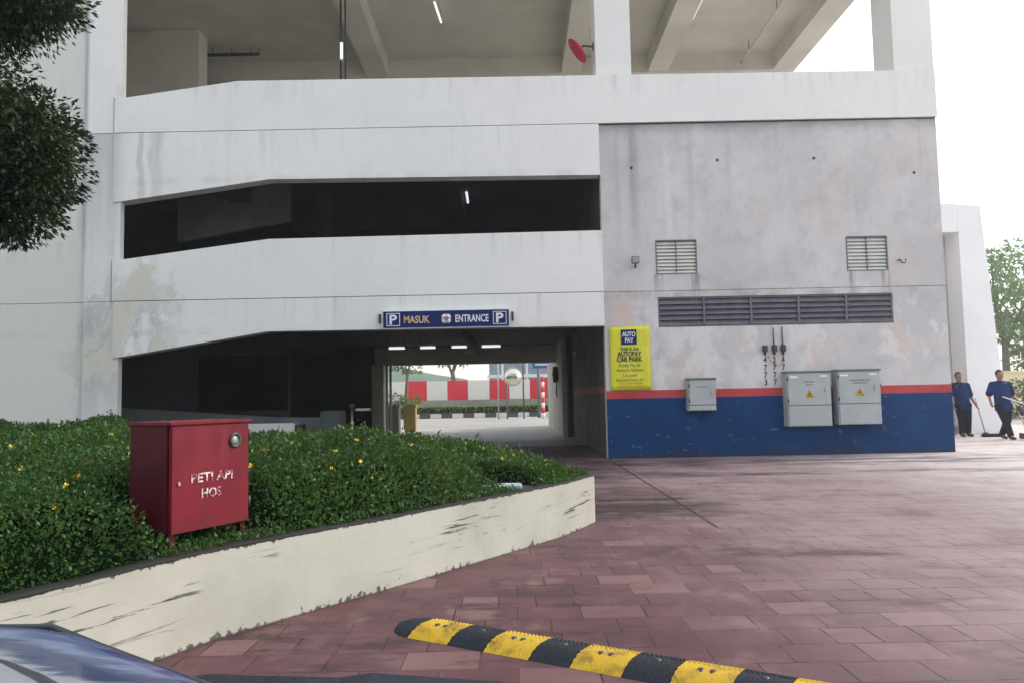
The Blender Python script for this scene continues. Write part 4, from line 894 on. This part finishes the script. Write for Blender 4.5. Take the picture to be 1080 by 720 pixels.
MB().ball((11.50, 18.17, .70), (.06, .05, .07)).ball((11.55, 18.17, .62), (.05, .04, .09)).build('hanging_rag', M['dark'], t)
t = thing('hand_trolley', (10.75, 20.0, 0), 'pink hand trolley with one grey wheel, half hidden by the building corner', 'trolley')
MB().bbox(10.55, 10.86, 19.98, 20.02, .36, .42, .01).tube([(10.84, 20, .3), (10.74, 20, .95)], .028).tube([(10.6, 20, .3), (10.6, 20, .95)], .028).build('frame', M['pink'], t)
MB().lathe([(.10, -.03), (.16, -.035), (.175, 0), (.16, .035), (.10, .03), (.10, -.03)], (10.88, 19.93, .175), (0, 1, 0), 24).build('wheel', M['boxgrey'], t); MB().lathe([(.001, -.03), (.08, -.025), (.08, .025), (.001, .03)], (10.88, 19.93, .175), (0, 1, 0), 16).build('hub', M['dark'], t)

# ================================================================= RIGHT BACKGROUND
t = thing('annex_building', (12, 21, 0), 'tall bright white annex wall with a grey recess behind the cleaners', 'building')
MB().xz([(11.97, 0), (12.90, 0), (12.87, 1.6), (12.70, 4.2), (12.58, 6.04), (11.97, 6.08)], 21, 26).build('front_wall', M['annex'], t)
MB().box(10.0, 11.965, 21.0, 26, 5.34, 6.10).build('head_beam', M['annex'], t)
MB().box(10.0, 11.965, 21.7, 26, 0, 5.335).build('recess_wall', M['annexgrey'], t)
t = thing('boundary_wall', (26, 40, 0), 'pale yellow boundary wall under the trees at the right', 'wall')
MB().box(22.5, 60, 40, 40.3, 0, 1.95).build('wall_face', M['ywall'], t); MB().box(22.45, 60, 39.95, 40.35, 1.953, 2.05).build('coping', M['ywall'], t)
def bush(name, c, r, n, size, mat, label):
    t = thing(name, (c[0], c[1], 0), label, 'bush'); MB().tube([(c[0], c[1], 0), (c[0]+.05, c[1], c[2])], .05).build('stem', M['bark'], t)
    P, D = crown_points([(c[0], c[1], c[2], *r)], n, .3); P[:, 2] = np.maximum(P[:, 2], .05); leaves('foliage', mat, P, D, size*rng.uniform(.7, 1.3, len(P)), t)
bush('bush', (20.0, 31.0, .75), (.9, .8, .8), 160, .14, M['crown'], 'rounded dark bush in front of the yellow wall')
for i, (x_, y_, hh, rr, lab) in enumerate(((28.5, 46, 9, 2.6, 'tall hazy tree behind the yellow wall, nearest the white annex'), (34, 52, 10, 3.4, 'broad hazy tree farther right behind the yellow wall'), (30, 62, 13, 3.5, 'tallest pale tree at the back beyond the yellow wall'))):
    bl = [(x_+random.uniform(-1, 1)*rr*.6, y_+random.uniform(-1, 1)*rr*.5, hh*q, rr*random.uniform(.55, .8), rr*.7, rr*random.uniform(.4, .6)) for q in (.35, .45, .55, .65, .78, .9)]
    make_tree('tree', (x_, y_, 0), bl, hh*.45, .22, 15, .34, M['crownlit'], lab, None, .3)

# ================================================================= THROUGH THE TUNNEL
t = thing('painted_kerb', (0, 51.2, 0), 'low kerb painted in black and white blocks beyond the tunnel', 'kerb')
for k in range(-16, 18):
    x_ = k*.7-2.5; MB().bbox(x_, x_+.695, 51.0, 51.3, 0, .28, .015).build('kerb_block', M['kerbblack'] if k % 2 else M['kerbwhite'], t)
structure(MB().box(-80, 90, 51.3, 56, -.2, .16).build('verge', M['soil']))
n = 9000; P = np.stack([rng.uniform(-12, 8, n), rng.uniform(51.5, 52.4, n), rng.uniform(.15, .78, n)], 1); P[:, 2] += .03*np.sin(P[:, 0]*2.2)
D = np.stack([rng.normal(0, .6, n), -np.ones(n)*.7+rng.normal(0, .5, n), np.ones(n)*.5+rng.normal(0, .5, n)], 1)
t = thing('hedge', (-2, 52, .16), 'clipped green hedge behind the black and white kerb', 'hedge'); leaves('foliage', M['hedge'], P, D, .13*rng.uniform(.7, 1.3, n), t, .55)
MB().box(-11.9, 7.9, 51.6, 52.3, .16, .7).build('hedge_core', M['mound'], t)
t = thing('hoarding', (-2, 54, 0), 'long hoarding of red and white panels beyond the hedge', 'hoarding')
x_ = -10.0; k = 0
for a, b, m_ in [(-14.3, -12.9, 1), (-12.9, -11.5, 0), (-11.5, -10.1, 1), (-10.1, -8.66, 0), (-8.66, -7.26, 0), (-7.26, -5.83, 1), (-5.83, -4.44, 0), (-4.44, -3.05, 1), (-3.05, -1.6, 0), (-1.6, -.25, 1), (-.25, 1.15, 0), (1.15, 2.5, 1), (2.5, 3.9, 0), (3.9, 5.3, 1), (5.3, 6.7, 0)]:
    o = MB().bbox(a+.005, b-.005, 54, 54.06, 1.15, 2.46+random.uniform(-.02, .02), .01).build('panel', M['hoardred'] if m_ else M['hoardwhite'], t); o['label'] = 'red panel' if m_ else 'white panel'
MB().box(-14.3, 6.7, 54.0, 54.25, 0, 1.14).build('plinth_wall', M['lowwall'], t)
t = thing('convex_mirror', (.01, 46, 0), 'round convex traffic mirror on a post before the hoarding', 'mirror')
MB().lathe([(.002, .16), (.2, .14), (.36, .09), (.48, .02), (.5, 0)], (.01, 45.9, 2.42), (0, -1, .05), 28).build('mirror_face', M['mirror'], t)
MB().lathe([(.5, .03), (.54, .02), (.54, -.06), (.3, -.14), (.01, -.15)], (.01, 45.9, 2.42), (0, -1, .05), 28).build('rim', M['ywall'], t)
MB().tube([(-.35, 46.1, 0), (-.35, 46.1, 2.5), (0, 46.1, 2.5)], .05).build('post', M['boxedge'], t)
for x_, h_, lab in ((.6, 4.6, 'tall thin dark post right of the convex mirror'), (-.85, 3.6, 'thin grey post left of the convex mirror')):
    t = thing('post', (x_, 46, 0), lab, 'post'); MB().tube([(x_, 46, 0), (x_, 46, h_)], .04).build('shaft', M['dark'] if x_ > 0 else M['boxgrey'], t); MB().lathe([(.08, 0), (.08, .06), (.002, .1)], (x_, 46, h_), (0, 0, 1), 10).build('cap', M['dark'], t)
t = thing('striped_post', (1.72, 46, 0), 'red and white striped post by the cream tunnel wall', 'post')
for k in range(8): MB().tube([(1.72, 46, .3*k), (1.72, 46, .3*k+.299)], .09).build('stripe', M['hoardred'] if k % 2 else M['hoardwhite'], t)
t = thing('direction_sign', (1.9, 48, 0), 'blue direction sign on a grey post beyond the tunnel', 'sign')
MB().tube([(1.55, 48, 0), (1.55, 48, 3.6)], .09).build('post', M['boxedge'], t); MB().bbox(1.2, 3.2, 47.85, 47.9, 2.95, 3.65, .02).build('panel', M['roadblue'], t)
MB().box(1.35, 2.2, 47.83, 47.849, 3.38, 3.48).box(1.35, 2.5, 47.83, 47.849, 3.12, 3.22).build('white_marking', M['signwhite'], t)
for x_, y_, wd, hh, m_, lab in ((-4.25, 27.9, .55, 1.0, M['potgrey'], 'tall grey planter box with leafy plant at the tunnel exit'), (-3.9, 30.2, .45, 1.0, M['potyellow'], 'ochre planter box with leafy plant behind the grey one')):
    t = thing('plant_pot', (x_, y_, 0), lab, 'plant pot'); MB().bbox(x_-wd/2, x_+wd/2, y_-wd/2, y_+wd/2, .06, hh-.1, .03).bbox(x_-wd/2-.03, x_+wd/2+.03, y_-wd/2-.03, y_+wd/2+.03, hh-.1, hh, .02).build('pot', m_, t)
    MB().box(x_-wd*.4, x_+wd*.4, y_-wd*.4, y_+wd*.4, 0, .06).build('foot', M['dark'], t)
    P, D = crown_points([(x_, y_, hh+.14, wd*.75, wd*.6, .24)], 260, .2); leaves('foliage', M['hedge'], P, D, .11*rng.uniform(.7, 1.3, len(P)), t)
make_tree('tree', (-6.35, 47, 0), [(-6.3, 47, 3.6, .8, .7, .5), (-6.9, 47, 3.2, .6, .6, .4), (-5.9, 47.2, 3.1, .5, .5, .35)], 3.0, .10, 22, .2, M['crownlit'], 'slender thin-trunked tree in front of the red and white hoarding', None, .3, (.15, 0))
make_tree('tree', (-4.1, 58, 0), [(-4.9, 58, 4.0, .9, .9, .6), (-3.3, 58, 4.3, 1.1, .9, .7), (-4.2, 58, 5.2, 1.4, 1, .8)], 3.4, .2, 22, .24, M['crownlit'], 'leafy tree rising behind the hoarding', None, .35, (-.3, 0))
t = thing('office_building', (2, 85, 0), 'distant grey glazed building with pale bands above the hoarding', 'building')
MB().box(-2.5, 10, 85, 95, 0, 14).build('glazed_front', M['glassbld'], t)
for z_ in (3.4, 6.9, 10.4): MB().box(-2.7, 10.2, 84.8, 84.99, z_, z_+.35).build('floor_band', M['farwhite'], t)
for x_ in (-1.2, 1.4, 4.0, 6.6): MB().box(x_, x_+.25, 84.9, 84.995, 0, 14).build('mullion', M['farwhite'], t)
hv = []; hf = []
for i in range(41):
    x_ = -160+i*6; hh = max(1, 8*math.exp(-((x_+26)/14)**2)+1.5*math.sin(i*1.3)+2)
    hv += [(x_, 150, 0), (x_, 165, hh), (x_, 200, hh*.4)]
for i in range(40):
    for k in range(2): a = i*3+k; hf.append((a, a+3, a+4, a+1))
structure(MB().add(hv, hf, True).build('hill', M['hill']))

# ================================================================= TREE OVER THE PLANTER, TOP LEFT
bl = [(-4.05, 6.0, 4.55, .62, .6, .5), (-3.68, 5.9, 4.32, .30, .4, .26), (-4.1, 6.0, 3.15, .62, .7, .5), (-3.62, 5.95, 3.22, .27, .4, .30), (-3.62, 6.0, 2.92, .26, .4, .22), (-3.80, 6.0, 2.68, .26, .4, .22), (-4.25, 6.0, 2.78, .42, .6, .3), (-4.9, 6.2, 3.7, .8, .9, .9),
      (-4.6, 6.3, 3.65, .35, .5, .25), (-5.4, 6.4, 5.0, 1.4, 1.3, 1.0), (-6.6, 6.6, 4.2, 1.2, 1.2, 1.0), (-6.0, 6.4, 3.0, .9, .9, .6)]
make_tree('tree', (-5.7, 6.5, .4), bl, 2.3, .16, 2600, .055, M['crowndark'], 'dark leafy tree hanging in at the upper left over the planter', None, .25)

# ================================================================= HAZE
hz = MB().box(-170, 170, -25, 215, -1.6, 40).build('haze', None); tag(hz, None, None, None, 'stuff')
hm = bpy.data.materials.new('haze'); hm.use_nodes = True; ht = hm.node_tree; ht.nodes.remove(ht.nodes['Principled BSDF'])
pv_ = ht.nodes.new('ShaderNodeVolumePrincipled'); pv_.inputs['Color'].default_value = (.92, .95, 1, 1); pv_.inputs['Density'].default_value = .0018; pv_.inputs['Anisotropy'].default_value = .8
ht.links.new(pv_.outputs[0], ht.nodes['Material Output'].inputs['Volume']); hz.data.materials.clear(); hz.data.materials.append(hm)
S.cycles.volume_bounces = 1
